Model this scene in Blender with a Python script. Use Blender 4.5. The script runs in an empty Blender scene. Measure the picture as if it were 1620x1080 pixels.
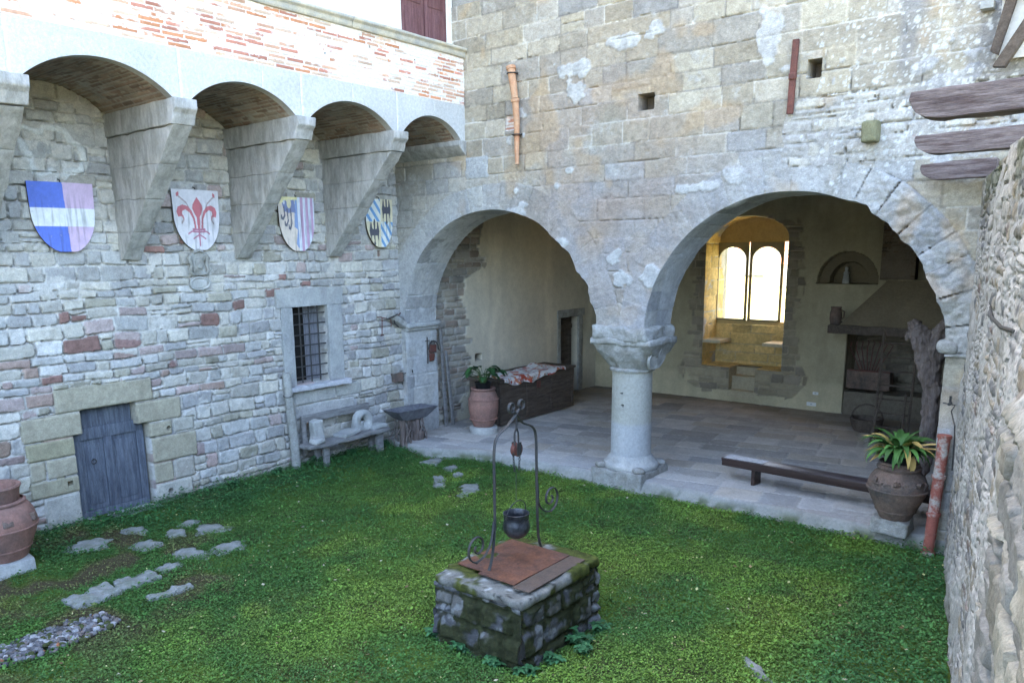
import bpy, bmesh, math, random
import numpy as np
from mathutils import Vector, Matrix, Euler
from math import radians, sin, cos, pi

# ------------------------------------------------------------------ camera, world, sun, exposure
scn = bpy.context.scene
col = scn.collection
cam_d = bpy.data.cameras.new('camera')
cam_d.sensor_width = 36.0
cam_d.lens = 1230.3 / 1620 * 36
cam_d.shift_x = (810 - 792.67) / 1620
cam_d.shift_y = (644.43 - 540) / 1620
cam_d.clip_start = 0.05
cam_d.clip_end = 3000
cam = bpy.data.objects.new('camera', cam_d)
col.objects.link(cam)
_R = np.array([[0.77630516, 0.63024153, -0.01207927],      # right
               [0.11523691, -0.16073153, -0.98024784],     # down
               [-0.61973442, 0.75957948, -0.1974038]])     # forward
_m = Matrix([[_R[0][i], -_R[1][i], -_R[2][i], 0] for i in range(3)] + [[0, 0, 0, 1]])
_m.translation = Vector((0, 0, 4.0))
cam.matrix_world = _m
scn.camera = cam

SUN_EL = radians(40)
SUN_DIR = Vector((-0.94 * cos(SUN_EL), 0.34 * cos(SUN_EL), sin(SUN_EL)))   # towards the sun
world = bpy.data.worlds.new('World')
scn.world = world
world.use_nodes = True
wn = world.node_tree
sky = wn.nodes.new('ShaderNodeTexSky')
sky.sky_type = 'NISHITA'
sky.sun_disc = False
sky.sun_elevation = SUN_EL
sky.sun_rotation = math.atan2(SUN_DIR.x, SUN_DIR.y)
sky.air_density = 1.0
sky.dust_density = 3.5
sky.ozone_density = 0.6
wn.links.new(sky.outputs[0], wn.nodes['Background'].inputs[0])
wn.nodes['Background'].inputs[1].default_value = 0.15
sun_d = bpy.data.lights.new('sun', 'SUN')
sun_d.energy = 5.0
sun_d.angle = radians(0.5)
sun_d.color = (1.0, 0.84, 0.56)
sun = bpy.data.objects.new('sun', sun_d)
sun.rotation_euler = SUN_DIR.to_track_quat('Z', 'Y').to_euler()
col.objects.link(sun)
scn.view_settings.view_transform = 'Standard'
scn.view_settings.look = 'None'
scn.view_settings.exposure = 3.7
scn.view_settings.gamma = 1.0
scn.cycles.max_bounces = 8
scn.cycles.diffuse_bounces = 6
scn.cycles.use_denoising = True

# ------------------------------------------------------------------ main dimensions (metres)
XL = -11.85          # courtyard face of the left wall
YF = 11.25           # courtyard face of the arcade wall
YB = 12.15           # loggia side of the arcade wall
YW = 18.8            # back wall of the loggia
FZ = 0.17            # loggia floor
XG = -9.95           # front of the gallery carried on corbels

# ------------------------------------------------------------------ noise
def _h(ix, iy, iz, seed):
    n = (ix.astype(np.int64) * 374761393 + iy.astype(np.int64) * 668265263 + iz * 2147483647 + seed * 974634777) & 0xffffffff
    n = ((n ^ (n >> 13)) * 1274126177) & 0xffffffff
    n = ((n ^ (n >> 16)) * 2246822519) & 0xffffffff
    n = n ^ (n >> 15)
    return (n & 0xffffff) / float(0xffffff)

def vn(x, y, seed=0):
    x = np.asarray(x, float); y = np.asarray(y, float)
    ix = np.floor(x); iy = np.floor(y)
    fx = x - ix; fy = y - iy
    fx = fx * fx * (3 - 2 * fx); fy = fy * fy * (3 - 2 * fy)
    a = _h(ix, iy, 0, seed); b = _h(ix + 1, iy, 0, seed)
    c = _h(ix, iy + 1, 0, seed); d = _h(ix + 1, iy + 1, 0, seed)
    return (a * (1 - fx) + b * fx) * (1 - fy) + (c * (1 - fx) + d * fx) * fy

def fb(x, y, seed=0, oct=3):
    s = 0; t = 0; a = 1.0
    for o in range(oct):
        s = s + a * vn(np.asarray(x) * 2 ** o + 17.3 * o, np.asarray(y) * 2 ** o - 9.1 * o, seed + o * 13)
        t += a; a *= 0.5
    return s / t

def vn3(p, seed=0):
    i = np.floor(p); f = p - i; f = f * f * (3 - 2 * f)
    out = 0
    for dz in (0, 1):
        for dy in (0, 1):
            for dx in (0, 1):
                w = (f[:, 0] if dx else 1 - f[:, 0]) * (f[:, 1] if dy else 1 - f[:, 1]) * (f[:, 2] if dz else 1 - f[:, 2])
                out = out + w * _h(i[:, 0] + dx, i[:, 1] + dy, (i[:, 2] + dz).astype(np.int64), seed)
    return out

def sm(x, a, b):
    t = np.clip((x - a) / (b - a), 0, 1)
    return t * t * (3 - 2 * t)

def rnd(i, k):
    return _h(np.asarray(i), np.zeros_like(np.asarray(i)) + k, 0, 77)

# ------------------------------------------------------------------ tagging
def tag(o, label=None, cat=None, group=None, kind=None):
    if label: o['label'] = label
    if cat: o['category'] = cat
    if group: o['group'] = group
    if kind: o['kind'] = kind
    return o

def empty(name, loc=(0, 0, 0), rz=0.0):
    o = bpy.data.objects.new(name, None)
    o.empty_display_size = 0.1
    o.location = loc; o.rotation_euler = (0, 0, rz)
    col.objects.link(o)
    return o

def kids(o):
    return [c for c in bpy.data.objects if c.parent == o]

def copy_tree(o, parent=None):
    ch = kids(o)
    c = o.copy(); col.objects.link(c); c.parent = parent
    for k in ch:
        copy_tree(k, c)
    return c

# ------------------------------------------------------------------ materials
def nt(name):
    m = bpy.data.materials.new(name)
    m.use_nodes = True
    n = m.node_tree.nodes; l = m.node_tree.links
    return m, n, l, n['Principled BSDF']

def mat(name, base=(.5, .5, .5), rough=.8, var=.25, scale=6, bump=.3, bscale=30, metal=0.0, col2=None, attr=False,
        dist=.01, mix_lo=.4, mix_hi=.65, stretch=(1, 1, 1), coat=0.0):
    """base colour (or the mesh's own 'col' attribute) broken up by two noises, with a bump."""
    m, n, l, p = nt(name)
    tc = n.new('ShaderNodeTexCoord')
    mp = n.new('ShaderNodeMapping'); mp.inputs['Scale'].default_value = stretch
    l.new(tc.outputs['Object'], mp.inputs[0])
    if attr:
        a = n.new('ShaderNodeAttribute'); a.attribute_name = 'col'; src = a.outputs['Color']
    else:
        a = n.new('ShaderNodeRGB'); a.outputs[0].default_value = (*base, 1); src = a.outputs[0]
    if col2:
        n2 = n.new('ShaderNodeTexNoise'); n2.inputs['Scale'].default_value = scale * .35; n2.inputs['Detail'].default_value = 6
        n2.inputs['Roughness'].default_value = .65
        l.new(mp.outputs[0], n2.inputs['Vector'])
        mr = n.new('ShaderNodeMapRange'); mr.inputs[1].default_value = mix_lo; mr.inputs[2].default_value = mix_hi
        l.new(n2.outputs[0], mr.inputs[0])
        mx = n.new('ShaderNodeMix'); mx.data_type = 'RGBA'
        l.new(mr.outputs[0], mx.inputs[0]); l.new(src, mx.inputs[6]); mx.inputs[7].default_value = (*col2, 1)
        src = mx.outputs[2]
    nz = n.new('ShaderNodeTexNoise'); nz.inputs['Scale'].default_value = scale; nz.inputs['Detail'].default_value = 8
    nz.inputs['Roughness'].default_value = .7
    l.new(mp.outputs[0], nz.inputs['Vector'])
    mr = n.new('ShaderNodeMapRange'); mr.inputs[1].default_value = .25; mr.inputs[2].default_value = .75
    mr.inputs[3].default_value = 1 - var; mr.inputs[4].default_value = 1 + var
    l.new(nz.outputs[0], mr.inputs[0])
    nf = n.new('ShaderNodeTexNoise'); nf.inputs['Scale'].default_value = scale * 5; nf.inputs['Detail'].default_value = 4; nf.inputs['Roughness'].default_value = .8
    l.new(mp.outputs[0], nf.inputs['Vector'])
    m3 = n.new('ShaderNodeMapRange'); m3.inputs[1].default_value = .3; m3.inputs[2].default_value = .7
    m3.inputs[3].default_value = 1 - var * .8; m3.inputs[4].default_value = 1 + var * .8
    l.new(nf.outputs[0], m3.inputs[0])
    mu = n.new('ShaderNodeMath'); mu.operation = 'MULTIPLY'; l.new(mr.outputs[0], mu.inputs[0]); l.new(m3.outputs[0], mu.inputs[1])
    vm = n.new('ShaderNodeVectorMath'); vm.operation = 'SCALE'
    l.new(src, vm.inputs[0]); l.new(mu.outputs[0], vm.inputs['Scale'])
    l.new(vm.outputs[0], p.inputs['Base Color'])
    p.inputs['Roughness'].default_value = rough
    p.inputs['Metallic'].default_value = metal
    p.inputs['Specular IOR Level'].default_value = .25 if metal == 0 else .5
    if bump:
        nb = n.new('ShaderNodeTexNoise'); nb.inputs['Scale'].default_value = bscale; nb.inputs['Detail'].default_value = 7
        nb.inputs['Roughness'].default_value = .68
        l.new(mp.outputs[0], nb.inputs['Vector'])
        b = n.new('ShaderNodeBump'); b.inputs['Strength'].default_value = bump; b.inputs['Distance'].default_value = dist
        l.new(nb.outputs[0], b.inputs['Height']); l.new(b.outputs[0], p.inputs['Normal'])
    return m

M = {}
M['stone'] = mat('stone', attr=True, rough=.92, var=.28, scale=14, bump=.8, bscale=26, dist=.02)
M['stone_fine'] = mat('stone_fine', attr=True, rough=.9, var=.22, scale=22, bump=.6, bscale=45, dist=.012)
M['plaster'] = mat('plaster', attr=True, rough=.95, var=.12, scale=5, bump=.5, bscale=18, dist=.012)
M['brickwork'] = mat('brickwork', attr=True, rough=.92, var=.22, scale=30, bump=.6, bscale=50, dist=.01)
M['grey_slab'] = mat('grey_slab', (.40, .40, .38), .9, .2, 5, .6, 30, col2=(.30, .305, .30), dist=.015)
M['corbel_stone'] = mat('corbel_stone', (.47, .46, .445), .92, .22, 9, .9, 38, col2=(.34, .335, .315), dist=.02, stretch=(2.2, 2.2, .7), mix_lo=.42, mix_hi=.58)
M['cornice_stone'] = mat('cornice_stone', (.50, .46, .37), .9, .2, 8, .4, 30, col2=(.36, .36, .35))
M['white_plaster'] = mat('white_plaster', (.66, .64, .60), .95, .12, 4, .4, 14, col2=(.5, .48, .44))
M['column_stone'] = mat('column_stone', (.36, .36, .345), .9, .22, 7, .7, 40, col2=(.46, .45, .42), dist=.015)
M['worn_stone'] = mat('worn_stone', (.37, .365, .34), .92, .28, 12, .9, 28, col2=(.26, .25, .22), dist=.025)
M['old_wood'] = mat('old_wood', (.17, .15, .14), .85, .35, 9, .9, 14, col2=(.28, .26, .26), stretch=(6, .8, 6), dist=.01)
M['beam_wood'] = mat('beam_wood', (.22, .175, .165), .85, .4, 8, 1.0, 10, col2=(.09, .06, .055), stretch=(.8, 7, 9), dist=.02)
M['grey_wood'] = mat('grey_wood', (.24, .235, .23), .88, .3, 9, .9, 14, col2=(.15, .14, .135), stretch=(6, .8, 6), dist=.01)
M['door_wood'] = mat('door_wood', (.08, .09, .115), .75, .4, 8, .6, 16, col2=(.14, .155, .185), stretch=(6, 6, .7), dist=.008)
M['brown_wood'] = mat('brown_wood', (.075, .055, .042), .7, .35, 8, .5, 16, col2=(.12, .095, .075), stretch=(6, .7, 6))
M['dark_wood'] = mat('dark_wood', (.035, .022, .018), .35, .3, 8, .3, 16, col2=(.055, .035, .03), stretch=(.7, 6, 6))
M['bench_top'] = mat('bench_top', (.06, .045, .045), .28, .3, 8, .3, 16, col2=(.11, .09, .09), stretch=(.7, 6, 6))
M['shutter_wood'] = mat('shutter_wood', (.12, .055, .06), .7, .3, 8, .4, 18, col2=(.17, .09, .095), stretch=(6, 6, .7))
M['driftwood'] = mat('driftwood', (.22, .18, .165), .85, .4, 7, 1.0, 9, col2=(.12, .09, .075), stretch=(5, 5, 1), dist=.03)
M['iron'] = mat('iron', (.045, .047, .05), .6, .3, 20, .4, 60, metal=.35, col2=(.07, .06, .05))
M['rusty_iron'] = mat('rusty_iron', (.16, .055, .04), .75, .35, 14, .5, 60, metal=.2, col2=(.09, .04, .035))
M['rust_plate'] = mat('rust_plate', (.17, .065, .032), .75, .45, 7, .5, 50, metal=.1, col2=(.085, .045, .035), dist=.004)
M['rust_plate_dark'] = mat('rust_plate_dark', (.115, .075, .055), .72, .35, 9, .5, 50, metal=.15, col2=(.10, .075, .06), dist=.004)
M['cauldron_iron'] = mat('cauldron_iron', (.04, .042, .05), .38, .4, 18, .4, 40, metal=.6, col2=(.11, .115, .13))
M['terracotta'] = mat('terracotta', (.30, .16, .125), .88, .25, 7, .5, 40, col2=(.19, .12, .10))
M['old_terracotta'] = mat('old_terracotta', (.20, .135, .105), .9, .35, 9, .8, 26, col2=(.10, .085, .075), dist=.02)
M['flaky_terracotta'] = mat('flaky_terracotta', (.30, .10, .075), .85, .25, 9, .5, 30, col2=(.42, .38, .34), mix_lo=.5, mix_hi=.58)
M['orange_pipe'] = mat('orange_pipe', (.45, .22, .12), .8, .2, 9, .4, 30, col2=(.52, .34, .22))
M['black_plastic'] = mat('black_plastic', (.015, .015, .016), .5, .1, 9, 0)
M['shadow_dark'] = mat('flat_black', (.02, .018, .016), .95, .3, 8, .3, 20)  # near-black; paints the shade behind the grille, also blackens the flue
M['painted'] = mat('painted', attr=True, rough=.6, var=.10, scale=16, bump=.15, bscale=60)
M['leaf'] = mat('leaf', attr=True, rough=.55, var=.15, scale=30, bump=0)
M['earth'] = mat('earth', attr=True, rough=.95, var=.35, scale=18, bump=.9, bscale=30, dist=.03)
M['cloth'] = mat('cloth', attr=True, rough=.9, var=.05, scale=30, bump=.2, bscale=120)
M['hood_plaster'] = mat('hood_plaster', (.36, .30, .20), .92, .25, 6, .8, 10, col2=(.2, .165, .11), stretch=(3, 3, .6), dist=.03)
M['white_paint'] = mat('white_paint', (.75, .75, .73), .6, .05, 5, 0)
M['far_ground'] = mat('far_ground', (.14, .16, .06), .95, .3, .04, 0, 30, col2=(.30, .25, .14))
M['roof_tile'] = mat('roof_tile', (.34, .16, .09), .9, .2, 3, 0)
mg, _n, _l, _p = nt('glass')
_t = _n.new('ShaderNodeBsdfTransparent'); _g = _n.new('ShaderNodeBsdfGlossy'); _g.inputs['Roughness'].default_value = .03
_x = _n.new('ShaderNodeMixShader'); _x.inputs[0].default_value = .06
_l.new(_t.outputs[0], _x.inputs[1]); _l.new(_g.outputs[0], _x.inputs[2]); _l.new(_x.outputs[0], _n['Material Output'].inputs[0])
M['glass'] = mg

# ------------------------------------------------------------------ mesh collector
class MB:
    def __init__(s):
        s.v = []; s.f = []; s.c = []; s.n = 0
    def add(s, v, f, c=(.4, .4, .4)):
        v = np.asarray(v, float).reshape(-1, 3)
        c = np.asarray(c, float)
        if c.ndim == 1: c = np.tile(c, (len(v), 1))
        s.v.append(v); s.c.append(c)
        s.f += [tuple(int(i) + s.n for i in q) for q in f]
        s.n += len(v)
        return s
    def box(s, a, b, c=(.4, .4, .4), M4=None):
        x0, y0, z0 = a; x1, y1, z1 = b
        v = [(x0, y0, z0), (x1, y0, z0), (x1, y1, z0), (x0, y1, z0), (x0, y0, z1), (x1, y0, z1), (x1, y1, z1), (x0, y1, z1)]
        if M4 is not None: v = [tuple(M4 @ Vector(p)) for p in v]
        return s.add(v, [(0, 3, 2, 1), (4, 5, 6, 7), (0, 1, 5, 4), (1, 2, 6, 5), (2, 3, 7, 6), (3, 0, 4, 7)], c)
    def rbox(s, ctr, size, r=.02, n=(6, 6, 6), amp=.01, freq=5, rot=(0, 0, 0), seed=0, c=(.4, .4, .4), taper=0.0):
        """rounded, noise-worn block"""
        size = np.array(size, float); h = size / 2
        if isinstance(n, int): n = (n, n, n)
        vs = []; fs = []; k = 0
        for ax in range(3):
            u, w = [(1, 2), (2, 0), (0, 1)][ax]
            for sg in (-1, 1):
                a = np.linspace(-1, 1, n[u] + 1); b = np.linspace(-1, 1, n[w] + 1)
                a = np.sign(a) * (1 - (1 - np.abs(a)) ** 1.3); b = np.sign(b) * (1 - (1 - np.abs(b)) ** 1.3)
                A, B = np.meshgrid(a, b, indexing='ij')
                p = np.zeros((A.size, 3)); p[:, ax] = sg; p[:, u] = A.ravel(); p[:, w] = B.ravel()
                vs.append(p)
                for i in range(n[u]):
                    for j in range(n[w]):
                        q = [k + i * (n[w] + 1) + j, k + (i + 1) * (n[w] + 1) + j, k + (i + 1) * (n[w] + 1) + j + 1, k + i * (n[w] + 1) + j + 1]
                        fs.append(tuple(q if sg > 0 else q[::-1]))
                k += A.size
        v = np.vstack(vs) * h
        rr = min(r, h.min() * .98)
        inn = np.clip(v, -(h - rr), h - rr)
        d = v - inn; L = np.linalg.norm(d, axis=1, keepdims=True); L[L == 0] = 1
        v = inn + d / L * rr
        # weld duplicate border vertices
        key = np.round(v, 5); uq, inv = np.unique(key, axis=0, return_inverse=True); inv = inv.ravel()
        v = uq
        fs = [tuple(inv[i] for i in q) for q in fs]
        fs = [q for q in fs if len(set(q)) >= 3]
        fs = [tuple(dict.fromkeys(q)) for q in fs]
        if amp:
            pp = v * freq + seed * 7.13
            dn = np.stack([vn3(pp + 31 * i, seed + i) - .5 for i in range(3)], 1) + .5 * np.stack([vn3(pp * 2.3 + 31 * i, seed + i + 5) - .5 for i in range(3)], 1)
            v = v + dn * amp * 2
        if taper:
            t = (v[:, 2] + h[2]) / (2 * h[2]); v[:, 0] *= 1 - taper * t; v[:, 1] *= 1 - taper * t
        E3 = np.array(Euler(rot).to_matrix())
        v = v @ E3.T + np.array(ctr)
        return s.add(v, fs, c)
    def tube(s, pts, rad, seg=8, c=(.4, .4, .4), closed=False, flat=1.0, caps=True, noise=0, seed=0, up=None):
        pts = [Vector(p) for p in pts]; n = len(pts)
        if not hasattr(rad, '__len__'): rad = [rad] * n
        vs = []; prev = None
        for i, p in enumerate(pts):
            a = pts[max(i - 1, 0)] if not closed else pts[i - 1]
            b = pts[min(i + 1, n - 1)] if not closed else pts[(i + 1) % n]
            t = (b - a).normalized() if (b - a).length > 1e-9 else Vector((0, 0, 1))
            if up is not None:
                x = Vector(up) - t * t.dot(Vector(up)); x.normalize()
            elif prev is None:
                x = t.orthogonal().normalized()
            else:
                x = (prev - t * prev.dot(t)); x.normalize()
            prev = x; y = t.cross(x)
            for k in range(seg):
                an = 2 * pi * k / seg
                rr = rad[i]
                if noise:
                    rr *= 1 + noise * (float(vn(np.array([k * 1.7 + seed]), np.array([i * .6]), seed)[0]) - .5) * 2
                vs.append(p + x * cos(an) * rr + y * sin(an) * rr * flat)
        fs = []
        m = n if closed else n - 1
        for i in range(m):
            for k in range(seg):
                a = i * seg + k; b = i * seg + (k + 1) % seg
                c2 = ((i + 1) % n) * seg + (k + 1) % seg; d = ((i + 1) % n) * seg + k
                fs.append((a, b, c2, d))
        if caps and not closed:
            fs.append(tuple(range(seg))[::-1]); fs.append(tuple((n - 1) * seg + k for k in range(seg)))
        return s.add([tuple(v) for v in vs], fs, c)
    def lathe(s, prof, ctr=(0, 0, 0), seg=32, c=(.4, .4, .4), wob=0, seed=0):
        vs = []; fs = []
        for i, (r, z) in enumerate(prof):
            for k in range(seg):
                a = 2 * pi * k / seg
                rr = r * (1 + wob * (float(vn(np.array([cos(a) * 2 + 5]), np.array([sin(a) * 2 + z * 4]), seed)[0]) - .5))
                vs.append((ctr[0] + rr * cos(a), ctr[1] + rr * sin(a), ctr[2] + z))
        for i in range(len(prof) - 1):
            for k in range(seg):
                a = i * seg + k; b = i * seg + (k + 1) % seg
                fs.append((a, b, b + seg, a + seg))
        return s.add(vs, fs, c)
    def prism(s, poly, P, t0, t1, c=(.4, .4, .4)):
        """poly in 2-D, P(a,b,t)->xyz"""
        n = len(poly)
        v = [P(a, b, t0) for a, b in poly] + [P(a, b, t1) for a, b in poly]
        fs = [tuple(range(n))[::-1], tuple(range(n, 2 * n))] + [(i, (i + 1) % n, (i + 1) % n + n, i + n) for i in range(n)]
        return s.add(v, fs, c)
    def build(s, name, m, parent=None, smooth=True, angle=50, fix=False):
        me = bpy.data.meshes.new(name)
        V = np.vstack(s.v); C = np.vstack(s.c)
        me.from_pydata(V.tolist(), [], s.f)
        a = me.color_attributes.new('col', 'FLOAT_COLOR', 'POINT')
        a.data.foreach_set('color', np.hstack([C, np.ones((len(C), 1))]).ravel())
        if fix:
            bm = bmesh.new(); bm.from_mesh(me); bmesh.ops.recalc_face_normals(bm, faces=bm.faces); bm.to_mesh(me); bm.free()
        me.materials.append(m)
        if smooth:
            me.polygons.foreach_set('use_smooth', [True] * len(me.polygons))
            if angle: me.set_sharp_from_angle(angle=radians(angle))
        me.update()
        o = bpy.data.objects.new(name, me); col.objects.link(o)
        if parent is not None:
            o.parent = parent
        return o

def wparent(o, p):
    """parent o (built in world coordinates) to p (an Empty placed somewhere)"""
    bpy.context.view_layer.update()
    o.parent = p; o.matrix_parent_inverse = p.matrix_world.inverted()
    return o

def qmesh(name, V, Fq, C, m, parent=None, angle=None):
    """fast mesh from numpy quads"""
    me = bpy.data.meshes.new(name)
    nv, nf = len(V), len(Fq)
    me.vertices.add(nv); me.vertices.foreach_set('co', V.astype(np.float32).ravel())
    me.loops.add(nf * 4); me.loops.foreach_set('vertex_index', Fq.astype(np.int32).ravel())
    me.polygons.add(nf)
    me.polygons.foreach_set('loop_start', np.arange(0, nf * 4, 4, dtype=np.int32))
    me.polygons.foreach_set('loop_total', np.full(nf, 4, dtype=np.int32))
    me.polygons.foreach_set('use_smooth', np.ones(nf, dtype=bool))
    me.update(calc_edges=True)
    a = me.color_attributes.new('col', 'FLOAT_COLOR', 'POINT')
    a.data.foreach_set('color', np.hstack([C, np.ones((nv, 1))]).astype(np.float32).ravel())
    me.validate()
    if angle: me.set_sharp_from_angle(angle=radians(angle))
    me.materials.append(m)
    o = bpy.data.objects.new(name, me); col.objects.link(o)
    if parent is not None: o.parent = parent
    return o

def snap(U, V, f, msk):
    u = U[msk].copy(); v = V[msk].copy(); e = 1e-3
    for _ in range(4):
        g = f(u, v); gx = (f(u + e, v) - f(u - e, v)) / (2 * e); gy = (f(u, v + e) - f(u, v - e)) / (2 * e)
        q = np.maximum(gx * gx + gy * gy, .2)
        u -= g * gx / q; v -= g * gy / q
    U = U.copy(); V = V.copy(); U[msk] = u; V[msk] = v
    return U, V

def hf(name, u0, u1, v0, v1, res, P, fn, m, parent=None, hole=None, angle=60, flip=False, resv=None):
    """height-field sheet: P(U,V,H) -> X,Y,Z ; fn(U,V) -> H, C ; hole(U,V) < 0 is left open"""
    nu = max(2, int(round(abs(u1 - u0) / res)) + 1); nv = max(2, int(round(abs(v1 - v0) / (resv or res))) + 1)
    U, V = np.meshgrid(np.linspace(u0, u1, nu), np.linspace(v0, v1, nv), indexing='ij')
    idx = np.arange(nu * nv).reshape(nu, nv)
    Q = np.stack([idx[:-1, :-1], idx[1:, :-1], idx[1:, 1:], idx[:-1, 1:]], -1).reshape(-1, 4)
    U = U.ravel(); V = V.ravel()
    if hole is not None:
        ins = hole(U, V) < 0
        Q = Q[~ins[Q].all(1)]
        U, V = snap(U, V, hole, ins)
    H, C = fn(U, V)
    X, Y, Z = P(U, V, H)
    used = np.unique(Q); re = np.full(nu * nv, -1); re[used] = np.arange(len(used))
    W = np.stack([X, Y, Z], 1)[used]
    Q = re[Q]
    if flip: Q = Q[:, ::-1]
    return qmesh(name, W, Q, C[used], m, parent, angle)

# ------------------------------------------------------------------ masonry patterns
def layout(U, V, seed, ch, sw, split=.15):
    r = np.random.RandomState(seed)
    vb = [V.min() - .6]
    while vb[-1] < V.max() + .6: vb.append(vb[-1] + r.uniform(*ch))
    vb = np.array(vb)
    k = np.clip(np.searchsorted(vb, V) - 1, 0, len(vb) - 2)
    a0 = np.zeros_like(U); a1 = np.ones_like(U); b0 = vb[k].copy(); b1 = vb[k + 1].copy(); sid = np.zeros(U.shape, np.int64)
    umin, umax = U.min() - 1, U.max() + 1
    for i in range(len(vb) - 1):
        ub = [umin - r.uniform(0, sw[1])]
        hgt = vb[i + 1] - vb[i]
        while ub[-1] < umax: ub.append(ub[-1] + r.uniform(*sw) * (0.75 + .5 * hgt / ch[1]))
        ub = np.array(ub)
        mk = k == i
        if not mk.any(): continue
        j = np.clip(np.searchsorted(ub, U[mk]) - 1, 0, len(ub) - 2)
        a0[mk] = ub[j]; a1[mk] = ub[j + 1]; sid[mk] = i * 1000 + j
    s = rnd(sid, seed + 3) < split
    mid = b0 + (b1 - b0) * (.35 + .3 * rnd(sid, seed + 4))
    up = s & (V > mid); dn = s & ~up
    b0 = np.where(up, mid, b0); b1 = np.where(dn, mid, b1); sid = sid * 2 + up
    return sid, a0, a1, b0, b1

def stones(U, V, seed, ch=(.1, .2), sw=(.18, .42), joint=.02, relief=.03, rr=.35, soft=.03, smear=.02, rough=.02,
           warp=.05, split=.15, pal=((.4, .38, .34),), wts=None, mortar=(.5, .48, .44), gap=.015, tilt=.01, smear_bias=.45, gapt=.45):
    Uw = U + warp * (fb(U * 1.6, V * 1.6, seed + 1) - .5) * 2 + warp * .25 * (fb(U * 6, V * 6, seed + 21) - .5)
    Vw = V + warp * (fb(U * 1.1, V * 2.0, seed + 2) - .5) * 2 + warp * .25 * (fb(U * 6, V * 6, seed + 22) - .5)
    sid, a0, a1, b0, b1 = layout(Uw, Vw, seed, ch, sw, split)
    hw = (a1 - a0) / 2 - joint / 2; hh = (b1 - b0) / 2 - joint / 2
    x = Uw - (a0 + a1) / 2; y = Vw - (b0 + b1) / 2
    rad = np.minimum(hw, hh) * rr * (.5 + rnd(sid, 5))
    rad = np.minimum(rad, np.minimum(hw, hh) * .95)
    qx = np.abs(x) - (hw - rad); qy = np.abs(y) - (hh - rad)
    d = np.hypot(np.maximum(qx, 0), np.maximum(qy, 0)) + np.minimum(np.maximum(qx, qy), 0) - rad
    d = d + (fb(U * 16, V * 16, seed + 7) - .5) * joint * .9
    t = np.clip(-d / soft, 0, 1); t = t * (2 - t)
    fine = fb(U * 9, V * 9, seed + 8) - .5
    S = relief * (.45 + 1.0 * rnd(sid, 6)) * t + rough * fine * t + tilt * ((rnd(sid, 7) - .5) * x / np.maximum(hw, .01) + (rnd(sid, 8) - .5) * y / np.maximum(hh, .01)) * t
    S = np.where(d < 0, S, -1)
    mm = fb(U * 2.3, V * 2.3, seed + 9)
    Mt = smear * (mm - smear_bias) * 3 + .006 * (fb(U * 22, V * 22, seed + 10) - .5)
    g = (fb(U * 1.9 + 5, V * 1.9, seed + 11) > gapt)
    Mt = Mt - gap * np.exp(-(np.maximum(d, 0) / .014) ** 2) * g * (d > -.004) * (y < 0) - .4 * gap * np.exp(-(np.maximum(d, 0) / .008) ** 2) * (d > -.004) * (fb(U * 3 + 8, V * 3, seed + 14) > .5)
    H = np.maximum(S, Mt)
    pal = np.array(pal); n = len(pal)
    w = np.ones(n) / n if wts is None else np.array(wts) / sum(wts)
    pi_ = np.clip(np.searchsorted(np.cumsum(w), rnd(sid, 9)), 0, n - 1)
    C = pal[pi_] * (.80 + .4 * rnd(sid, 10))[:, None] * (1 + .35 * (fb(U * 5, V * 5, seed + 12) - .5))[:, None]
    blend = sm(Mt - S, -.002, .003)[:, None]
    Cm = np.array(mortar) * (1 + .35 * (fb(U * 4, V * 4, seed + 13) - .5))[:, None]
    C = C * (1 - blend) + Cm * blend
    return H, C, sid, d

def region(H, C, U, V, rect, colr, h, rad=.02, noise=.008, seed=1, var=.15):
    """one dressed block set into a field of masonry"""
    u0, u1, v0, v1 = rect
    uu = U + .012 * (fb(U * 5, V * 5, seed + 40) - .5); vv = V + .012 * (fb(U * 5, V * 5, seed + 41) - .5)
    qx = np.abs(uu - (u0 + u1) / 2) - ((u1 - u0) / 2 - rad); qy = np.abs(vv - (v0 + v1) / 2) - ((v1 - v0) / 2 - rad)
    d = np.hypot(np.maximum(qx, 0), np.maximum(qy, 0)) + np.minimum(np.maximum(qx, qy), 0) - rad
    k = d < 0
    t = np.clip(-d / .015, 0, 1)
    Hn = h * t + noise * (fb(U * 8, V * 8, seed + 42) - .5)
    H = np.where(k, Hn, np.where(d < .012, np.minimum(H, -.004), H))
    Cn = np.array(colr) * (1 + var * 2 * (fb(U * 4, V * 4, seed + 43) - .5))[:, None]
    C = np.where(k[:, None], Cn, C)
    return H, C

def boxsdf(U, V, u0, u1, v0, v1):
    qx = np.abs(U - (u0 + u1) / 2) - (u1 - u0) / 2; qy = np.abs(V - (v0 + v1) / 2) - (v1 - v0) / 2
    return np.hypot(np.maximum(qx, 0), np.maximum(qy, 0)) + np.minimum(np.maximum(qx, qy), 0)

def recess(H, C, U, V, rect, depth, colr=None):
    k = boxsdf(U, V, *rect) < 0
    H = np.where(k, -depth, H)
    if colr is not None: C = np.where(k[:, None], np.array(colr), C)
    return H, C

# ================================================================== GROUND
def ground_z(x, y):
    x = np.asarray(x, float); y = np.asarray(y, float)
    z = .10 * sm(-x, 10.2, 11.7) + .05 * (fb(x * .7, y * .7, 901) - .5) + .03 * (fb(x * 2.5, y * 2.5, 902) - .5)
    z = z - .11 * np.exp(-((np.maximum(np.abs(x + 4.9) - .62, 0)) ** 2 + (np.maximum(np.abs(y - 6.3) - .72, 0)) ** 2) / .08)
    return z

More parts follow.
